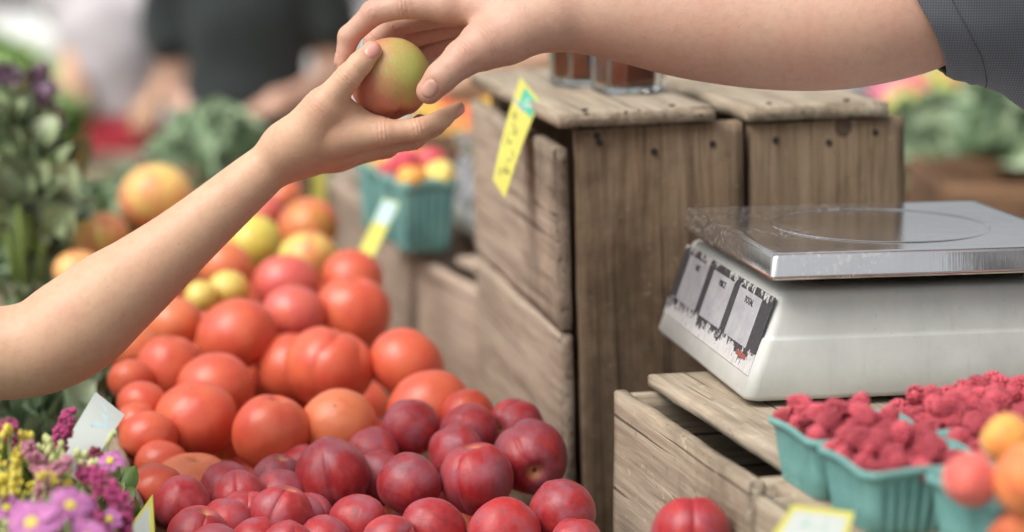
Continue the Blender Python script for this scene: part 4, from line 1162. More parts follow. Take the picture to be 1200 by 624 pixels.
# ------------------------------------------------------------------ jars
def glass(name, c=(1, 1, 1, 1)):
    k = NT(name); k.set(Base_Color=c, Roughness=.03, IOR=1.45); k.b.inputs['Transmission Weight'].default_value = 1; return k.m
M['glass'] = glass('clear glass', (.96, .99, .97, 1))
M['jam'] = plain('reddish brown jam', srgb(118, 58, 36), .35, .35, 30, .1)
M['lid'] = plain('gold jar lid', srgb(196, 170, 110), .35, .1, 20, .05, Metallic=.8)
def make_jar(label):
    r = empty('jam_jar', label=label, cat='jar', group='jam jars on the tall crate')
    def oc(w_, c): return [(w_, -c), (w_, c), (c, w_), (-c, w_), (-w_, c), (-w_, -c), (-c, -w_), (c, -w_)]
    def oct_(w_, k_=.62): return oc(w_, w_*k_)
    def circ(q): return [(q*cos(a), q*sin(a)) for a in (-.46, .46, 1.11, 2.03, 2.68, 3.6, 4.25, 5.17)]
    def ref(p, n=3):
        out = []
        for i in range(len(p)):
            a, b = p[i], p[(i+1) % len(p)]
            for q in range(n): out.append((a[0]+(b[0]-a[0])*q/n, a[1]+(b[1]-a[1])*q/n))
        return out
    S_ = [(ref(oct_(.026)), 0), (ref(oct_(.0305)), .003), (ref(oct_(.0315)), .008), (ref(oct_(.0315)), .064), (ref(oct_(.029)), .072), (ref(circ(.025)), .078), (ref(circ(.0245)), .088),
          (ref(circ(.0225)), .088), (ref(circ(.023)), .077), (ref(oct_(.0245)), .071), (ref(oct_(.0258)), .063), (ref(oct_(.0258)), .0095), (ref(oct_(.024)), .0065)]
    gl = loft('glass_body', S_, M['glass'], r, sm=False); bev(gl, .0018, 3)
    j = loft('jam', [(ref(oct_(.0235)), .0075), (ref(oct_(.0252)), .0105), (ref(oct_(.0252)), .0610), (ref(oct_(.0235)), .0670)], M['jam'], r, sm=False)
    bm = bmesh.new(); bmesh.ops.create_cone(bm, cap_ends=True, segments=40, radius1=.0265, radius2=.0262, depth=.012)
    l = link('lid', bm_mesh('lid', bm), M['lid'], r); l.location = (0, 0, .085); bev(l, .0012)
    return r
j1 = make_jar('reddish jam jar at the front edge of the tall crate, fully under the vendor forearm')
j2 = copy_tree(j1); j2['label'] = 'jam jar standing behind and left of the front one, partly hidden by it'
top_z = HA+.0142
def onA(x, y): return mA @ Vector((x, y, top_z))
def place_on_A(o, px, py, yaw):
    # meet the pixel's ray with the crate's top plane
    p0 = cam.location; dr = (W(px, py, 1)-p0).normalized(); n = mA.to_3x3() @ Vector((0, 0, 1)); q = onA(0, 0)
    t = (q-p0).dot(n)/dr.dot(n); p = p0+dr*t
    o.matrix_world = Matrix.Translation(p) @ mA.to_3x3().to_4x4() @ Matrix.Rotation(yaw, 4, 'Z')
place_on_A(j1, 736, 108, radians(14)); place_on_A(j2, 686, 99, radians(20))

# ------------------------------------------------------------------ price cards
M['card_y'] = plain('yellow card', srgb(200, 194, 92), .55, .06, 20, .05); M['card_w'] = plain('white card', srgb(190, 196, 190), .5, .05, 20, .05)
M['teal_ink'] = plain('teal print', srgb(70, 168, 140), .5, .1, bump=0); M['pale_ink'] = plain('pale blue print', srgb(170, 205, 210), .5, bump=0); M['pen'] = plain('grey pen marks', srgb(90, 88, 60), .6, bump=0)
M['clip'] = plain('shiny clip', (.7, .72, .72), .25, bump=0, Metallic=.7)
def card(name, label, pts, mat, marks, group='price cards', cat='price tag', name_='price_tag', curl=0):
    """pts: top-left, top-right, bottom-right, bottom-left in the card's own sense; marks: (name, material, polygon or stroke list in u,v)"""
    p = [Vector(q) for q in pts]; c = sum(p, Vector())/4
    r = root(name_, Matrix.Translation(p[3]), label, cat, group)
    p = [q-Vector(pts[3]) for q in p]
    n = ((p[1]-p[0]).cross(p[3]-p[0])).normalized()
    if n.dot(Vector((0, -1, 0))) < 0: n = -n
    def at(u, v, w_=0):
        a = p[0].lerp(p[1], u); b = p[3].lerp(p[2], u); return b.lerp(a, v)+n*(w_+curl*(4*v*(1-v)))
    def sheet(nm, f, mat_, th, nu=8, nv=12, par=r):
        vs, fs = [], []
        for s in (0, 1):
            for i in range(nu+1):
                for j in range(nv+1): u, v = f(i/nu, j/nv); vs.append(at(u, v, th[s]))
        q = (nu+1)*(nv+1)
        for i in range(nu):
            for j in range(nv):
                a = i*(nv+1)+j; fs.append((a, a+nv+1, a+nv+2, a+1)); fs.append((q+a, q+a+1, q+a+nv+2, q+a+nv+1))
        rim = [i*(nv+1) for i in range(nu+1)]+[nu*(nv+1)+j for j in range(1, nv+1)]+[i*(nv+1)+nv for i in range(nu-1, -1, -1)]+[j for j in range(nv-1, 0, -1)]
        for i in range(len(rim)): a, b = rim[i], rim[(i+1) % len(rim)]; fs.append((a, b, q+b, q+a))
        me = pymesh(nm, vs, fs, False); bm = bmesh.new(); bm.from_mesh(me); bmesh.ops.recalc_face_normals(bm, faces=bm.faces); bm.to_mesh(me); bm.free()
        return link(nm, me, mat_, par)
    base = sheet('card', lambda u, v: (u, v), mat, (-.0004, .0004))
    for m_ in marks:
        if m_[0] == 'quad':
            _, nm, mt, (u0, v0, u1, v1), slant = m_
            sheet(nm, lambda u, v: (u0+(u1-u0)*u+slant*(v-.5), v0+(v1-v0)*v), mt, (.0003, .0007), 3, 3, base)
        else:
            _, nm, mt, strokes, wd = m_
            bm = bmesh.new()
            for st in strokes:
                for (a, b) in zip(st[:-1], st[1:]):
                    A, B = at(a[0], a[1], .0006), at(b[0], b[1], .0006); d_ = (B-A)
                    if d_.length < 1e-5: continue
                    s_ = d_.normalized().cross(n)*wd
                    q = [bm.verts.new(x) for x in (A-s_, A+s_, B+s_, B-s_)]; bm.faces.new(q)
            link(nm, bm_mesh(nm, bm), mt, base)
    return r
def scrib(u0, v0, u1, v1, n, seed):
    rnd = random.Random(seed); out = []
    for i in range(n):
        u = u0+(u1-u0)*rnd.random(); v = v0+(v1-v0)*i/n
        st = [(u, v)]
        for _ in range(rnd.randint(2, 5)):
            st.append((min(u1, max(u0, st[-1][0]+rnd.uniform(-.25, .25))), min(v1, max(v0, st[-1][1]+rnd.uniform(-.035, .035)))))
        out.append(st)
    return out
card('t', 'yellow price tag with a teal logo at the top corner of the tall crate', [W(610, 91, 2.245), W(633, 119, 2.185), W(592, 233, 2.17), W(578, 211, 2.20)], M['card_y'],
     [('quad', 'logo', M['teal_ink'], (.30, .80, .95, .97), .0), ('quad', 'logo_mark', M['card_w'], (.5, .83, .75, .92), .1), ('quad', 'clip', M['clip'], (.0, .77, .6, .80), .0), ('stroke', 'handwriting', M['pen'], scrib(.2, .12, .8, .74, 13, 4), .0006)], curl=.002)
card('t', 'yellow tag with a pale top leaning on the blurred pinkish crates', [W(450, 233, 2.72), W(468, 239, 2.70), W(434, 309, 2.62), W(416, 304, 2.64)], M['card_y'],
     [('quad', 'printed_top', M['pale_ink'], (.05, .62, .95, .97), 0), ('quad', 'logo_mark', M['card_w'], (.3, .70, .7, .88), 0)])
card('t', 'white price tag with faint blue print above the flowers at the bin rim', [W(112, 460, 1.80), W(146, 487, 1.79), W(96, 567, 1.71), W(63, 545, 1.72)], M['card_w'],
     [('stroke', 'faint_print', M['pale_ink'], scrib(.2, .60, .8, .92, 6, 9), .0005)], curl=.003)
card('t', 'yellow edged tag with blue and white print at the bottom of the left rim', [W(152, 618, 1.78), W(179, 580, 1.79), W(183, 660, 1.72), W(150, 690, 1.72)], M['card_y'],
     [('quad', 'printed_field', M['card_w'], (.12, .25, .85, .92), 0), ('stroke', 'blue_print', M['teal_ink'], scrib(.2, .3, .8, .88, 14, 3), .0012)])
card('t', 'white tag with a yellow border and teal print below the teal baskets', [W(929, 592, 1.50), W(1001, 601, 1.49), W(985, 662, 1.42), W(890, 650, 1.43)], M['card_y'],
     [('quad', 'printed_field', M['card_w'], (.10, .05, .92, .88), 0), ('quad', 'teal_print', M['teal_ink'], (.32, .60, .80, .78), .1), ('stroke', 'teal_lines', M['teal_ink'], [[(.2, .45), (.8, .47)], [(.2, .33), (.7, .35)], [(.35, .66), (.78, .68)], [(.3, .2), (.8, .2)]], .0022)])

# ------------------------------------------------------------------ teal baskets and berries
def basket_mat():
    k = NT('teal moulded pulp'); v = k.coords(); n1 = k.noise(v, 30, 5, .6); n2 = k.noise(v, 260, 3, .7)
    c = k.ramp(n1, [(.3, srgb(98, 152, 148)), (.7, srgb(124, 174, 168))]); c = k.mix(k.ramp(n2, [(.55, (0, 0, 0)), (.75, (.4,)*3)]), c, srgb(168, 210, 204))
    k.color(c); k.set(Roughness=.8); k.bump(n2, .35, .0012); return k.m
M['pulp'] = basket_mat()
def basket_mesh(a, h, ribs=9, slot=True):
    """open tapered basket, rim square of side a, height h, ribbed walls"""
    n = 4*48
    def ring(side, z, rib=0, rad=.012, ph=0):
        pts = []
        hs_ = side/2
        for i in range(n):
            t = i/n*4; s = int(t); f = t-s
            x, y = (-hs_+f*side, -hs_)
            # round corner
            for _ in (0,):
                e = min(f, 1-f)*side
                if e < rad:
                    q = e/rad; an = pi/4*(1-q); y = -hs_+rad*(1-cos(an)) if True else y
                    x = (-hs_+rad-rad*sin(an)) if f < .5 else (hs_-rad+rad*sin(an))
                else: pass
            r_ = rib*max(0, cos(2*pi*f*ribs+pi))**.7 if .07 < f < .93 else 0
            y += r_
            for _ in range(s): x, y = -y, x
            pts.append((x, y))
        return pts
    prof = [(.74, 0, 0), (.77, .03, 0), (.80, .06, .0036), (.86, .40, .0054), (.92, .80, .0042), (.935, .86, 0), (.95, .88, 0), (1.0, .90, 0), (1.01, .94, 0), (1.005, 1.0, 0), (.985, 1.01, 0), (.96, 1.0, 0), (.93, .90, 0), (.865, .6, .0036), (.785, .2, .0036), (.76, .05, 0)]
    vs, fs = [], []
    for (s, z, rb) in prof:
        for i, (x, y) in enumerate(ring(a*s, z*h, rb, .013*s)):
            f = (i/n*4) % 1
            dip = -.05*h*cos(2*pi*f) if z > .8 else 0
            vs.append((x, y, z*h+dip*.5))
    for k in range(len(prof)-1):
        for i in range(n): fs.append((k*n+i, k*n+(i+1) % n, (k+1)*n+(i+1) % n, (k+1)*n+i))
    fs.append(tuple(range(n-1, -1, -1))); fs.append(tuple((len(prof)-1)*n+i for i in range(n)))
    return pymesh('basket', vs, fs)
BA, BH = .088, .0475
bm_half = basket_mesh(BA, BH); bm_half.materials.append(M['pulp'])
def raspberry(seed):
    rnd = random.Random(seed); bm = bmesh.new(); R_ = 1.0
    rows = [(.16, 5), (.42, 9), (.68, 12), (.94, 13), (1.22, 12), (1.5, 10), (1.85, 7)]
    for k, (th, m_) in enumerate(rows):
        for i in range(m_):
            f = 2*pi*(i+.5*(k % 2))/m_+rnd.uniform(-.07, .07); t = th*1.25
            r = (.78 if k else .60); p = Vector((sin(min(t, pi))*cos(f)*r, sin(min(t, pi))*sin(f)*r, cos(min(t, pi))*1.02))
            q = rnd.uniform(.185, .235)
            bmesh.ops.create_icosphere(bm, subdivisions=2, radius=q*.93, matrix=Matrix.Translation(p))
    bmesh.ops.create_icosphere(bm, subdivisions=2, radius=.60, matrix=Matrix.Diagonal((1, 1, 1.2, 1)))
    return bm_mesh('raspberry', bm, True)
def rasp_mat():
    k = NT('raspberry flesh'); v = k.coords(); oi = k.n('ShaderNodeObjectInfo'); n1 = k.noise(v, 1.6, 3); n2 = k.noise(v, 14, 3, .6)
    c = k.mix(oi.outputs['Random'], srgb(150, 30, 46), srgb(216, 84, 98)); c = k.mix(k.ramp(n1, [(.35, (0, 0, 0)), (.75, (.6,)*3)]), c, srgb(150, 28, 52))
    c = k.mix(k.ramp(n2, [(.45, (0, 0, 0)), (.75, (.35,)*3)]), c, srgb(216, 134, 146))
    k.color(c); k.set(Roughness=.36); k.b.inputs['Sheen Weight'].default_value = .15; k.b.inputs['Subsurface Weight'].default_value = 0; k.b.inputs['Subsurface Radius'].default_value = (.4, .08, .08); k.b.inputs['Subsurface Scale'].default_value = .3
    return k.m
M['rasp'] = rasp_mat(); RM = [raspberry(i) for i in range(3)]
for me in RM: me.materials.append(M['rasp'])
YB = radians(15.7); ex = Vector((cos(YB), sin(YB), 0)); ey = Vector((-sin(YB), cos(YB), 0))
def put_basket(cen, yaw, label, me=bm_half, group='teal baskets', dz=0):
    o = bpy.data.objects.new('basket', me); COL.objects.link(o); o.location = cen; o.rotation_euler = (0, 0, yaw)
    return tag(o, label, 'basket', group)
def fill_berries(cen, yaw, where, seed, n1=4, heap=1.0, a=BA):
    rnd = random.Random(seed); R3 = Matrix.Rotation(yaw, 3, 'Z'); cnt = 0
    for lay, (m_, z, sp) in enumerate(((0, 0, 0), (5, BH-.003, .0150), (4, BH+.0080*heap, .0160))):
        for i in range(m_):
            for j in range(m_):
                if lay == 0 and 0 < i < m_-1 and 0 < j < m_-1: continue
                if lay == 3 and rnd.random() < .3: continue
                if lay == 2 and rnd.random() < .25: continue
                x = (i-(m_-1)/2)*sp+rnd.uniform(-.003, .003); y = (j-(m_-1)/2)*sp+rnd.uniform(-.003, .003)
                if lay == 1 and rnd.random() < .04: continue
                o = bpy.data.objects.new('raspberry', RM[rnd.randrange(3)]); COL.objects.link(o)
                s = rnd.uniform(.0078, .0092); o.scale = (s, s, s*rnd.uniform(1.0, 1.15)); o.rotation_euler = (rnd.uniform(-2.2, 2.2), rnd.uniform(-2.2, 2.2), rnd.uniform(0, 6))
                o.location = cen+R3 @ Vector((x, y, z+rnd.uniform(-.003, .003)))
                tag(o, 'pinkish red raspberry among others in the '+where, 'raspberry', 'raspberries in the '+where); cnt += 1
zB = CAM_Z-.4315
c0 = Wz(895, 484, .384); c0.z = zB
b1 = c0+ex*BA/2-ey*BA/2; st_ = BA+.0025
spots = [(b1, YB, 'leftmost teal basket, nearest the scale', 1), (b1-ey*st_, YB, 'teal basket just in front of the leftmost one', 2),
         (b1+ex*(BA+.004)+ey*.004, YB-.04, 'teal basket to the right of the leftmost one', 3), (b1+ex*(BA+.005)-ey*(st_-.004), YB-.03, 'teal basket between the front berries and the apricots', 4)]
c5 = Wz(1125, 489, .384); c5.z = zB; Y5 = radians(9); e5x = Vector((cos(Y5), sin(Y5), 0)); e5y = Vector((-sin(Y5), cos(Y5), 0))
for c, yw, wh, sd_ in spots:
    put_basket(c, yw, wh.replace('teal basket', 'ribbed teal basket of raspberries')); fill_berries(c, yw, wh, sd_, heap=(1.15 if sd_ != 2 else .9))
c = c5+e5x*BA/2+e5y*BA/2; put_basket(c, Y5, 'ribbed teal basket of raspberries against the scale housing at the right'); fill_berries(c, Y5, 'basket against the scale housing at the right', 5)
c = c+e5x*(BA+.003); put_basket(c, Y5, 'ribbed teal basket of raspberries cut by the right edge, behind'); fill_berries(c, Y5, 'basket at the right edge, behind', 6)
c3 = Wz(1068, 552, .384); c3.z = zB; c3 = c3+ex*.1*.5-ey*BA/2+Vector((0, 0, .0))
put_basket(c3, YB, 'nearest blurred teal basket holding a pink peach'); c4 = c3+ex*(BA+.006); put_basket(c4, YB-.02, 'blurred teal basket of apricots at the right edge')
APR = [(1137, 563, 33, 1.425, srgb(226, 110, 96), 'pink and orange peach in the nearest teal basket'), (1180, 515, 32, 1.47, srgb(240, 170, 76), 'yellow orange apricot on top at the right edge'), (1204, 562, 44, 1.42, srgb(236, 140, 70), 'large orange apricot cut by the right edge'),
       (1190, 620, 40, 1.44, srgb(230, 130, 80), 'apricot low in the right edge basket'), (1150, 600, 30, 1.46, srgb(226, 120, 80), 'apricot hidden in the nearest teal basket')]
k = NT('apricot skin'); oi = k.n('ShaderNodeObjectInfo'); n1 = k.noise(k.coords(), 1.1, 3, .5); n2 = k.noise(k.coords(), 30, 3)
k.color(k.mix(k.ramp(n1, [(.42, (0, 0, 0)), (.7, (.6,)*3)]), oi.outputs['Color'], srgb(206, 66, 60))); k.set(Roughness=.6); k.b.inputs['Sheen Weight'].default_value = .3; k.bump(n2, .1, .05); M['apricot'] = k.m
apm = MESH['peach'][0].copy(); apm.materials.clear(); apm.materials.append(M['apricot'])
for px, py, r, d, colr, lab in APR[:4]:
    o = bpy.data.objects.new('apricot', apm); COL.objects.link(o); o.location = W(px, py, d); o.scale = (rp(r, d),)*3; o.color = colr; o.rotation_euler = (px, py, 1)
    tag(o, lab, 'apricot', 'apricots in the near baskets')
# larger baskets with yellow and red fruit on the crates behind
bm_q = basket_mesh(.074, .088, 6); bm_q.materials.append(M['pulp'])
q0 = Wz(473, 298, .444); q0.z = CAM_Z-.444; Yq = radians(17); qx = Vector((cos(Yq), sin(Yq), 0)); qy = Vector((-sin(Yq), cos(Yq), 0))
qc = [q0+qx*.032+qy*.030, q0+qx*.032+qy*.116, q0+qx*.032+qy*.202]
ql = ['blurred teal basket with a yellow fruit at its front, left of the second scale', 'blurred teal basket behind, partly under the upturned hand', 'blurred teal basket farthest back on the pinkish crates']
PLM = [srgb(232, 200, 60), srgb(196, 60, 84), srgb(236, 214, 110), srgb(206, 70, 90), srgb(230, 176, 50)]
for i, (c, l_) in enumerate(zip(qc, ql)):
    put_basket(c, Yq, l_, bm_q, 'teal fruit baskets on the back crates')
    rnd = random.Random(i+3)
    for a in range(2):
        for b in range(2):
            o = bpy.data.objects.new('plum', apm if (a+b) % 2 else HM[1]); COL.objects.link(o); o.color = PLM[(a*2+b+i) % 5]
            if (a, b, i) in ((1, 0, 0), (0, 1, 1)): o.color = srgb(240, 222, 120)
            o.location = c+qx*(a-.5)*.034+qy*(b-.5)*.036+Vector((0, 0, .086+rnd.uniform(0, .014)+(0 if b == 0 else .008))); s = .0205; o.scale = (s, s, s); o.rotation_euler = (a, b*2, i)
            tag(o, 'small yellow or red plum in the '+('front', 'middle', 'rear')[i]+' one of the blurred teal baskets', 'plum', 'plums in the back baskets %s' % ('front', 'behind', 'right')[i])
# ------------------------------------------------------------------ leaves, flowers
def leaf_mat(name, a, b, rough=.5, trans=.0):
    k = NT(name); at = k.n('ShaderNodeAttribute', attribute_name='tint'); n1 = k.noise(k.coords(), 20, 3)
    c = k.mix(at.outputs['Fac'], a, b); c = k.mix(k.ramp(n1, [(.4, (0, 0, 0)), (.8, (.3,)*3)]), c, tuple(x*.6 for x in a[:3])+(1,))
    k.color(c); k.set(Roughness=rough); k.bump(n1, .2, .003); return k.m
M['kale'] = leaf_mat('blue green kale leaf', srgb(112, 142, 108), srgb(190, 208, 172), .6)
M['lime'] = leaf_mat('lime lettuce leaf', srgb(120, 166, 86), srgb(190, 214, 150), .5)
M['basil'] = leaf_mat('dark basil leaf', srgb(52, 74, 46), srgb(172, 186, 142), .4)
M['purple_leaf'] = leaf_mat('purple basil leaf', srgb(60, 38, 58), srgb(176, 146, 166), .4)
M['leaf'] = leaf_mat('flower foliage', srgb(58, 92, 44), srgb(150, 172, 80), .5)
M['stemg'] = plain('green stem', srgb(120, 140, 70), .6)
M['leek'] = plain('pale leek stalk', srgb(140, 164, 122), .45, .35, 9)
def leaves_mesh(n, spread, size, seed, curl=.5, ruff=.0, up=.6, dome=True, aspect=.5):
    """n cupped leaves through a dome-shaped volume (spread = half sizes)"""
    rnd = random.Random(seed); vs, fs, tint = [], [], []
    nu, nv = 5, 4
    for q in range(n):
        th = rnd.uniform(0, 2*pi); el = rnd.uniform(-.1, 1)*pi/2 if dome else rnd.uniform(-1, 1)*pi/2
        rr = rnd.uniform(.45, 1.0)
        dirv = Vector((cos(th)*cos(el), sin(th)*cos(el), sin(el)))
        c = Vector((dirv.x*spread[0], dirv.y*spread[1], dirv.z*spread[2]))*rr
        ax = (dirv+Vector((0, 0, up))+Vector((rnd.uniform(-.6, .6), rnd.uniform(-.6, .6), rnd.uniform(-.4, .4)))).normalized()
        side = ax.cross(Vector((rnd.uniform(-1, 1), rnd.uniform(-1, 1), rnd.uniform(-1, 1)))).normalized(); nr = ax.cross(side)
        L = size*rnd.uniform(.6, 1.25); Wd = L*aspect; t0 = rnd.random(); b0 = len(vs); ph = rnd.uniform(0, 6)
        for i in range(nu+1):
            u = i/nu; wv = (sin(pi*min(1, u*.95+.05))**.7)*Wd
            for j in range(nv+1):
                v = j/nv*2-1
                p = c+ax*(u*L)+side*(v*wv)+nr*(-curl*L*u*u*.5+abs(v)*wv*.35+ruff*L*sin(ph+u*9+v*7)*abs(v))
                vs.append(p); tint.append(min(1, max(0, t0*.7+u*.3)))
        for i in range(nu):
            for j in range(nv):
                a = b0+i*(nv+1)+j; fs.append((a, a+1, a+nv+2, a+nv+1))
    me = pymesh('leaves', vs, fs); at = me.attributes.new('tint', 'FLOAT', 'POINT'); at.data.foreach_set('value', tint); return me
def bunch(name, label, cat, pos, spread, size, n, mat, seed, group=None, ruff=.0, stem=True, curl=.5, up=.6, aspect=.5, m4=None, stemh=None):
    r = empty(name, pos, label=label, cat=cat, group=group)
    lv = link('leaves', leaves_mesh(n, spread, size, seed, curl, ruff, up, True, aspect), mat, r)
    if stem:
        rnd = random.Random(seed); bm = bmesh.new(); h = stemh or spread[2]*1.2
        for i in range(7):
            a = rnd.uniform(0, 6.28); q = Vector((cos(a)*spread[0]*.5, sin(a)*spread[1]*.5, spread[2]*.4)); p = Vector((cos(a)*.01, sin(a)*.01, -h))
            d_ = q-p; mm = Matrix.Translation((p+q)/2) @ d_.to_track_quat('Z', 'Y').to_matrix().to_4x4()
            bmesh.ops.create_cone(bm, segments=8, radius1=.005, radius2=.003, depth=d_.length, matrix=mm, cap_ends=True)
        link('stems', bm_mesh('stems', bm, True), M['stemg'], r)
    return r
def bloom_mat(name, a, b):
    k = NT(name); n1 = k.noise(k.coords(), 120, 3, .6); k.color(k.ramp(n1, [(.3, a), (.7, b)])); k.set(Roughness=.7); k.b.inputs['Sheen Weight'].default_value = .3; k.bump(n1, .3, .001); return k.m
M['mag'] = bloom_mat('magenta plume', srgb(140, 26, 84), srgb(196, 62, 130)); M['mar'] = bloom_mat('maroon plume', srgb(92, 24, 48), srgb(140, 40, 70)); M['mauve'] = bloom_mat('mauve plume', srgb(160, 96, 116), srgb(196, 130, 148))
M['pinkp'] = bloom_mat('lilac pink petal', srgb(164, 84, 146), srgb(196, 124, 178)); M['yelp'] = bloom_mat('yellow bud', srgb(206, 186, 40), srgb(232, 218, 96)); M['cream'] = bloom_mat('pale green bud', srgb(176, 188, 120), srgb(214, 216, 150))
def plume(label, pts, r, mat, seed):
    P_ = [W(p[0], p[1], p[2]*.95) for p in pts]; base = P_[0]
    rt = empty('celosia_flower', base, label=label, cat='flower', group='cut flowers at the lower left')
    rnd = random.Random(seed); bm = bmesh.new()
    n = int(sum((P_[i+1]-P_[i]).length for i in range(len(P_)-1))/.0016)
    for i in range(n):
        t = i/max(1, n-1)*(len(P_)-1); k_ = min(int(t), len(P_)-2); f = t-k_
        c = P_[k_].lerp(P_[k_+1], f)-base; tt = i/n; rr = r*(.55+.6*sin(pi*min(.98, tt*.8+.18)))*(1 if tt < .9 else .7)
        for _ in range(7):
            d_ = Vector((rnd.gauss(0, 1), rnd.gauss(0, 1), rnd.gauss(0, 1))).normalized()
            bmesh.ops.create_icosphere(bm, subdivisions=1, radius=rnd.uniform(.0012, .0026), matrix=Matrix.Translation(c+d_*rr*rnd.uniform(.6, 1)))
    link('plume', bm_mesh('plume', bm, True), mat, rt)
    tube('stem', [Vector((0, 0, 0)), Vector((.01, .01, -.06)), Vector((.02, .03, -.16))], .0025, M['stemg'], rt)
def petals(label, px, py, d, R_, mat, seed, n=8, cen=True):
    base = W(px, py, d*.95); rt = empty('cosmos_flower', base, label=label, cat='flower', group='cut flowers at the lower left')
    rnd = random.Random(seed); vs, fs = [], []
    fwd = Vector((rnd.uniform(-.4, .4), -1, rnd.uniform(.3, 1.1))).normalized(); a_ = fwd.cross(Vector((0, 0, 1))).normalized(); b_ = a_.cross(fwd)
    for q in range(n):
        an = 2*pi*q/n+rnd.uniform(-.15, .15); dr = a_*cos(an)+b_*sin(an); sd_ = fwd.cross(dr); L = R_*rnd.uniform(.8, 1.1); b0 = len(vs); tw = rnd.uniform(-.3, .3)
        for i in range(6):
            u = i/5; wv = L*.36*(sin(pi*min(1, u*.85+.12))**.6)
            for j in range(5):
                v = j/2-1; vs.append(dr*(L*(.12+u*.9)*(1-.08*abs(v)*(u > .9)))+sd_*(v*wv)+fwd*(L*(.25*u-.4*u*u+.10*abs(v)+tw*v*u*.4)))
        for i in range(5):
            for j in range(4): a = b0+i*5+j; fs.append((a, a+1, a+6, a+5))
    pl = link('petals', pymesh('petals', vs, fs), mat, rt); s_ = pl.modifiers.new('t', 'SOLIDIFY'); s_.thickness = .0005
    bm = bmesh.new()
    for q in range(40):
        a = q*2.4; r_ = R_*.18*sqrt(q/40); bmesh.ops.create_icosphere(bm, subdivisions=1, radius=.0013, matrix=Matrix.Translation(a_*cos(a)*r_+b_*sin(a)*r_+fwd*.002))
    link('flower_centre', bm_mesh('c', bm, True), M['yelp'], rt)
    tube('stem', [-fwd*.002, -fwd*.02+Vector((0, .01, -.05)), Vector((.01, .03, -.16))], .0018, M['stemg'], rt)
def spray(label, px, py, d, mat, seed, n=26, sp=(.02, .02, .025), r=.0035):
    base = W(px, py, d*.95); rt = empty('flower_spray', base, label=label, cat='flower', group='cut flowers at the lower left')
    rnd = random.Random(seed); bm = bmesh.new(); bs = bmesh.new()
    for i in range(n):
        p = Vector((rnd.gauss(0, 1)*sp[0], rnd.gauss(0, 1)*sp[1], rnd.gauss(0, 1)*sp[2]))*.7
        for _ in range(4): bmesh.ops.create_icosphere(bm, subdivisions=1, radius=r*rnd.uniform(.5, 1), matrix=Matrix.Translation(p+Vector((rnd.gauss(0, 1), rnd.gauss(0, 1), rnd.gauss(0, 1)))*r*.8) @ Matrix.Diagonal((1, 1, 1.5, 1)))
        q = Vector((0, .01, -.09)); d_ = p-q
        bmesh.ops.create_cone(bs, segments=6, radius1=.0012, radius2=.0008, depth=d_.length, matrix=Matrix.Translation((p+q)/2) @ d_.to_track_quat('Z', 'Y').to_matrix().to_4x4(), cap_ends=True)
    link('buds', bm_mesh('buds', bm, True), mat, rt); link('stems', bm_mesh('stems', bs, True), M['stemg'], rt)
plume('upright magenta plume beside the white price tag', [(68, 530, 1.80), (72, 508, 1.80), (84, 480, 1.81)], .0065, M['mag'], 1)
plume('dusty mauve plume bending left below the upright magenta one', [(66, 575, 1.74), (48, 548, 1.74), (30, 520, 1.75)], .0075, M['mauve'], 2)
plume('magenta plume curving right under the white tag', [(96, 552, 1.72), (120, 566, 1.71), (142, 590, 1.70), (150, 630, 1.70)], .008, M['mag'], 3)
plume('dark magenta plume at the left edge', [(-8, 512, 1.76), (6, 506, 1.76), (16, 500, 1.77)], .008, M['mag'], 4)
plume('maroon plume standing between the tag and the rim', [(100, 598, 1.78), (104, 565, 1.79), (112, 528, 1.80)], .007, M['mar'], 5)
plume('short crimson plume low in the middle of the flowers', [(118, 640, 1.68), (108, 612, 1.68), (104, 585, 1.69)], .009, M['mag'], 6)
plume('mauve plume lying over the yellow buds', [(46, 580, 1.70), (62, 556, 1.70), (82, 538, 1.71)], .006, M['mauve'], 7)
plume('maroon plume behind the yellow buds at the left edge', [(10, 560, 1.84), (18, 536, 1.85), (24, 512, 1.86)], .006, M['mar'], 8)
petals('large lilac pink flower at the bottom left', 38, 614, 1.55, .021, M['pinkp'], 1); petals('lilac pink flower right of the largest one', 82, 594, 1.58, .016, M['pinkp'], 2)
petals('small pink flower by the rim above the plumes', 130, 541, 1.74, .011, M['pinkp'], 3, 6); petals('pink flower cut by the bottom edge', 104, 632, 1.56, .015, M['pinkp'], 4); petals('pink flower between the plume and the bottom edge', 128, 610, 1.69, .011, M['pinkp'], 5, 7); petals('faint pink flower at the left edge', 8, 596, 1.70, .012, M['pinkp'], 6, 7)
spray('cluster of yellow buds at the left edge', 8, 538, 1.75, M['yelp'], 11, 11, (.014, .015, .014)); spray('loose yellow sprig in the middle of the flowers', 46, 572, 1.70, M['yelp'], 12, 12, (.024, .02, .012), .0028)
spray('yellow green sprig right of the loose yellow one', 72, 560, 1.76, M['cream'], 13, 26, (.02, .02, .018)); spray('yellow buds low at the left edge', 4, 575, 1.72, M['yelp'], 14, 9, (.012, .015, .012)); spray('pale green buds near the bottom left corner', 10, 628, 1.66, M['cream'], 15, 24, (.016, .015, .012))
for i, (px, py, d, lab) in enumerate(((40, 600, 1.78, 'leafy sprig behind the large lilac flower'), (80, 580, 1.80, 'leafy sprig in the middle of the flowers'), (118, 625, 1.80, 'leafy sprig beside the wooden rim'), (5, 580, 1.82, 'leafy sprig at the left edge'), (70, 620, 1.66, 'small dark leaves between the two lilac flowers'), (105, 600, 1.84, 'leaves below the white tag'), (60, 640, 1.75, 'leaves at the bottom edge'), (-10, 620, 1.74, 'leaves in the bottom left corner'))):
    bunch('leafy_sprig', lab, 'foliage', W(px, py, d), (.035, .03, .028), .022, 26 if i != 4 else 8, M['leaf'], 30+i, 'foliage among the flowers', .02, True, .4, .8, .34, stemh=.12)
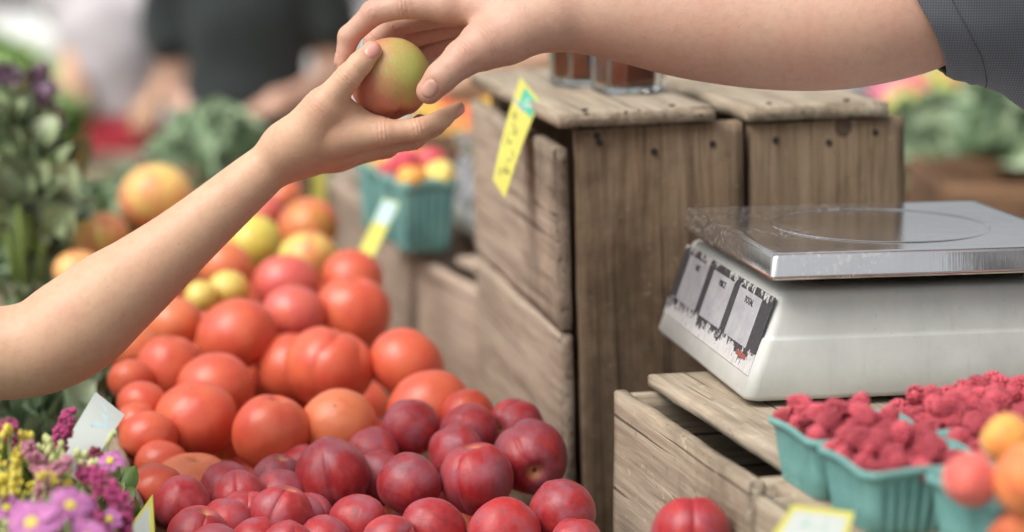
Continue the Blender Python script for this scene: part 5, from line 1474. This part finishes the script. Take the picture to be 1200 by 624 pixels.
# bucket the flowers stand in
bk = empty('bucket', W(50, 720, 1.74), label='metal bucket below the cut flowers at the lower left', cat='bucket'); bk.location.z = .803
M['zinc'] = plain('zinc', (.42, .43, .44), .4, .15, 12, .1, Metallic=.7)
def lathe(name, prof, mat, parent, seg=48):
    vs, fs = [], []
    for r, z in prof:
        for k in range(seg): a = 2*pi*k/seg; vs.append((r*cos(a), r*sin(a), z))
    for i in range(len(prof)-1):
        for k in range(seg): fs.append((i*seg+k, i*seg+(k+1) % seg, (i+1)*seg+(k+1) % seg, (i+1)*seg+k))
    fs.append(tuple(range(seg-1, -1, -1)))
    return link(name, pymesh(name, vs, fs), mat, parent)
lathe('pail', [(.075, 0), (.078, .002), (.105, .125), (.108, .128), (.108, .131), (.104, .131), (.101, .125), (.074, .006), (.001, .005)], M['zinc'], bk)
# herbs, kale and lettuce beyond
table('plank table with the leafy greens at the far left', -2.3, -.75, 2.35, 4.4, .86)
def greens(px, py, d, r, h, n, size, mat, seed, label, name='kale_bunch', cat='kale', group='leafy greens on the left', **kw):
    return bunch(name, label, cat, W(px, py, d), (r, r, h), size, n, mat, seed, group, **kw)
greens(250, 214, 3.55, .072, .078, 240, .050, M['kale'], 1, 'light green curly kale head behind the wrist, highest of the greens', ruff=.10, curl=.9, aspect=.7)
greens(150, 285, 3.45, .11, .06, 230, .055, M['kale'], 2, 'blue green kale between the basil and the large orange tomato', ruff=.10, curl=.9, aspect=.7)
greens(85, 305, 3.2, .12, .07, 240, .055, M['kale'], 3, 'dark kale low behind the yellow orange tomato', ruff=.10, curl=.9, aspect=.7)
greens(290, 215, 3.75, .10, .05, 200, .05, M['kale'], 4, 'kale behind the wrist at the right end of the greens', ruff=.10, curl=.9, aspect=.7)
greens(200, 300, 3.6, .16, .08, 240, .06, M['kale'], 5, 'kale under the large orange tomato, mostly hidden', ruff=.10, curl=.9, aspect=.7)
greens(30, 330, 2.9, .09, .07, 150, .055, M['kale'], 6, 'kale at the left edge below the basil', ruff=.10, curl=.9, aspect=.7)
greens(330, 235, 3.9, .08, .05, 160, .05, M['kale'], 16, 'kale just visible under the wrist', ruff=.10, curl=.9, aspect=.7)
for i, (px, py, d, mt, lab) in enumerate(((30, 505, 2.25, 'kale', 'dark greens behind the flowers at the left edge, under the elbow'), (85, 500, 2.35, 'basil', 'dark green leaves between the white tag and the elbow'), (120, 470, 2.5, 'kale', 'greens against the bin rim behind the white tag'), (60, 455, 2.5, 'basil', 'dark leaves in the shade right under the elbow'))):
    greens(px, py, d, .065, .06, 110, .055, M[mt], 60+i, lab, 'leafy_bunch', 'greens', curl=.6, aspect=.5, ruff=.05)
for i, (px, py, d, lab) in enumerate(((8, 190, 2.65, 'basil with broad pale leaves at the left edge'), (38, 212, 2.75, 'bushy basil plant left of the red skirt'), (30, 265, 2.6, 'basil low at the left with one large pale leaf'), (48, 290, 2.85, 'basil nearest the kale'))):
    greens(px, py, d, .055, .07, 90, .036, M['basil'], 70+i, lab, 'basil_plant', 'basil', 'basil plants', curl=.4, aspect=.5)
for i, (px, py, d, lab) in enumerate(((48, 150, 2.70, 'purple basil spike pointing up right'), (30, 165, 2.7, 'purple basil spike at the far left'), (46, 128, 2.75, 'purple basil spike left of the red skirt'), (40, 196, 2.7, 'purple basil spike low in the middle'), (5, 130, 2.7, 'purple basil spike at the left edge'))):
    greens(px, py, d, .018, .04, 34, .024, M['purple_leaf'], 80+i, lab, 'purple_basil', 'basil', 'purple basil tops', curl=.3, aspect=.4, stemh=.1)
table('table with a white cloth far behind on the left', -6.5, -.2, 8.2, 9.6, .95, cloth['white'])
table('table with lime lettuce on the left', -3.2, -.9, 5.2, 6.6, .82)
for i in range(9):
    greens(-78+i*11, 112+(i % 3)*24, 6.3-.4*(i % 3), .13, .10, 130, .09, M['lime'], 90+i, 'lime green lettuce head %s' % ['at the left edge', 'below the white cloth', 'behind the purple basil', 'above the basil spikes', 'left of the grey top', 'beside the bare arm', 'behind the arm', 'below the arm', 'by the red skirt'][i], 'lettuce', 'lettuce', 'lettuces far left', ruff=.05, curl=.8, aspect=.7)
# right side: crates of greens and bright produce
table('plank table behind the vendor on the right', .35, 2.6, 3.45, 5.3, .78)
def boxcrate(label, loc, sx, sy, h, mat, seed, yaw=0):
    r = root('vegetable_crate', frame_at(loc, yaw), label, 'crate', 'crates of greens on the right')
    for q in range(2):
        zz = h*(.25+.5*q)
        for y in (0, sy): board('side_board', sx, h*.46, .012, r, mat, (sx/2, y, zz), (1, 0, 0), (0, -1, 0), seed+q)
        for x in (0, sx): board('end_board', sy-.02, h*.46, .012, r, mat, (x, sy/2, zz), (0, 1, 0), (-1, 0, 0), seed+q+2)
    board('bottom_board', sx, sy, .01, r, mat, (sx/2, sy/2, .006), (1, 0, 0), (0, 0, 1), seed+6)
    for x in (.012, sx-.012):
        for y in (.014, sy-.014): box('corner_post', (x-.01, x+.01, y-.01, y+.01, .012, h), mat, r)
    return r
M['wood_org'] = wood('orange brown crate wood', (.10, .05, .025), (.26, .14, .075), (.36, .22, .13), grey=.1)
p_ = Wz(1110, 262, .52); boxcrate('orange brown crate of kale behind the scale at the right', Vector((p_.x, p_.y, .785)), .62, .35, .26, M['wood_org'], 200)
p2 = W(1066, 250, 4.35); boxcrate('narrow orange brown crate just right of the tall crates', Vector((p2.x-.1, p2.y, .785)), .32, .5, .21, M['wood_org'], 210)
for i, (px, py, d, r, lab) in enumerate(((1105, 200, 4.0, .09, 'kale drooping over the crate right of the tall crates'), (1160, 196, 4.05, .12, 'large kale head below the shirt sleeve'), (1195, 185, 3.95, .12, 'kale at the right edge below the sleeve'), (1128, 205, 4.3, .08, 'kale behind the drooping one'), (1230, 160, 4.1, .12, 'kale cut by the right edge'))):
    greens(px, py, d, r, r*.8, 200, .07, M['kale'], 120+i, lab, group='kale on the right', ruff=.10, curl=.9, aspect=.7)
boxcrate('small crate of loose peaches standing just below the bottom edge', Vector((.055, 1.50, .803)), .125, .15, .15, M['wood_side'], 240, radians(12))
HB = [(1046, 112, 4.9, .05, srgb(226, 110, 150), 'pink'), (1066, 106, 5.0, .055, srgb(224, 120, 160), 'pink'), (1090, 106, 5.1, .06, srgb(176, 210, 96), 'lime green'), (1112, 112, 5.1, .055, srgb(184, 214, 104), 'lime green'), (1075, 122, 4.9, .05, srgb(206, 70, 70), 'red'), (1118, 96, 5.1, .05, srgb(222, 110, 100), 'coral'), (1060, 128, 4.85, .05, srgb(190, 200, 110), 'yellow green')]
for i, (px, py, d, r, c_, nm) in enumerate(HB):
    o = bpy.data.objects.new('bell_pepper', MESH['beef'][1].copy()); o.data.materials.clear(); o.data.materials.append(M['heirloom'] if nm == 'x' else M['apricot2'] if 'apricot2' in M else M['tomato']); COL.objects.link(o); o.location = W(px, py, d); o.scale = (r, r, r*1.2); o.color = c_; o.rotation_euler = (.3*i, .2, i)
    tag(o, '%s pepper far behind the tall crates on the right, %s' % (nm, ['leftmost', 'second from left', 'higher of the middle pair', 'lower of the middle pair', 'in front of the lime ones', 'rightmost', 'lowest'][i]), 'pepper', 'peppers far right')
pt = W(1080, 150, 5.0); boxcrate('blurred crate holding the bright peppers', Vector((pt.x-.25, pt.y-.15, .785)), .6, .35, .20, M['wood_org'], 220)
# fruit heap between the hands and the tall crate
table('table with the yellow and orange fruit behind the crates', -.65, .3, 4.3, 5.6, .88)
rnd = random.Random(5); cols = [srgb(232, 120, 60), srgb(236, 196, 70), srgb(220, 90, 60), srgb(240, 214, 100), srgb(228, 150, 60)]
for i in range(30):
    px = 500+(i % 6)*18+rnd.uniform(-5, 5); row = i//6; py = 108+row*20+rnd.uniform(-3, 3); d = 5.2-row*.18
    o = bpy.data.objects.new('orange', apm); COL.objects.link(o); o.location = W(px, py, d); s = .040; o.scale = (s, s, s); o.color = cols[(i*7+row) % 5]; o.rotation_euler = (i, 2*i, 0)
    tag(o, 'blurred orange or yellow fruit heaped between the hands and the tall crate', 'fruit', 'fruit heaped far behind the crates')
fb = boxcrate('blurred crate under the far orange and yellow fruit', Vector((W(490, 200, 4.9).x, W(490, 200, 4.45).y-.03, .885)), .30, .95, .14, M['wood_org'], 230)
# yellow marker stick at the back of the bin
ys = root('marker_stick', frame_at(W(375, 262, 3.12), 0), 'upright yellow marker stick at the back of the tomato bin', 'marker')
box('stick', (-.009, .009, -.0015, .0015, -.10, .075), M['card_y'], ys, .0005)

# ------------------------------------------------------------------ people in the background
def bgp(label, px, d, H, yaw, sk, shirt, lower, lname, hair, aR=None, aL=None, lean=0, wide=1, **kw):
    p = W(px, 150, d); loc = Vector((p.x, p.y, 0))
    j = body_prims(H, loc, yaw, aR, aL, lean, wide)
    o = make_person(label, j, sk, .012, group='people in the background'); add_clothes(o, j, shirt, 'shirt', lower, lname, hair, M['shoe'], **kw); return o
bgp('person in a black tee shirt, blurred behind the greens', 290, 5.3, 1.66, radians(180), M['skin_vendor'], cloth['black'], cloth['black'], 'trousers', M['hair_dark'],
    aL=(W(392, 92, 5.3), W(352, 112, 5.05), W(325, 122, 5.0)), aR=(W(212, 110, 5.3), W(245, 190, 5.2), W(262, 215, 5.2)), wide=1.0)
bgp('blurred person in a light grey top and red skirt, hand on the hip', 134, 5.9, 1.50, radians(165), M['skin_shopper'], cloth['grey'], cloth['red'], 'skirt', M['hair_dark'],
    aL=(W(198, 78, 5.85), W(180, 122, 5.8), W(174, 132, 5.78)), aR=(W(84, 10, 5.9), W(84, 80, 5.8), W(88, 100, 5.75)), wide=.9, tank=True, hem=.60)
bgp('person behind the tall crates reaching a forearm left past the jars', 800, 3.5, 1.66, radians(180), M['skin_shopper'], cloth['white'], cloth['denim'], 'trousers', M['hair_dark'],
    aR=(W(700, 62, 3.3), W(570, 88, 3.2), W(545, 96, 3.2)))
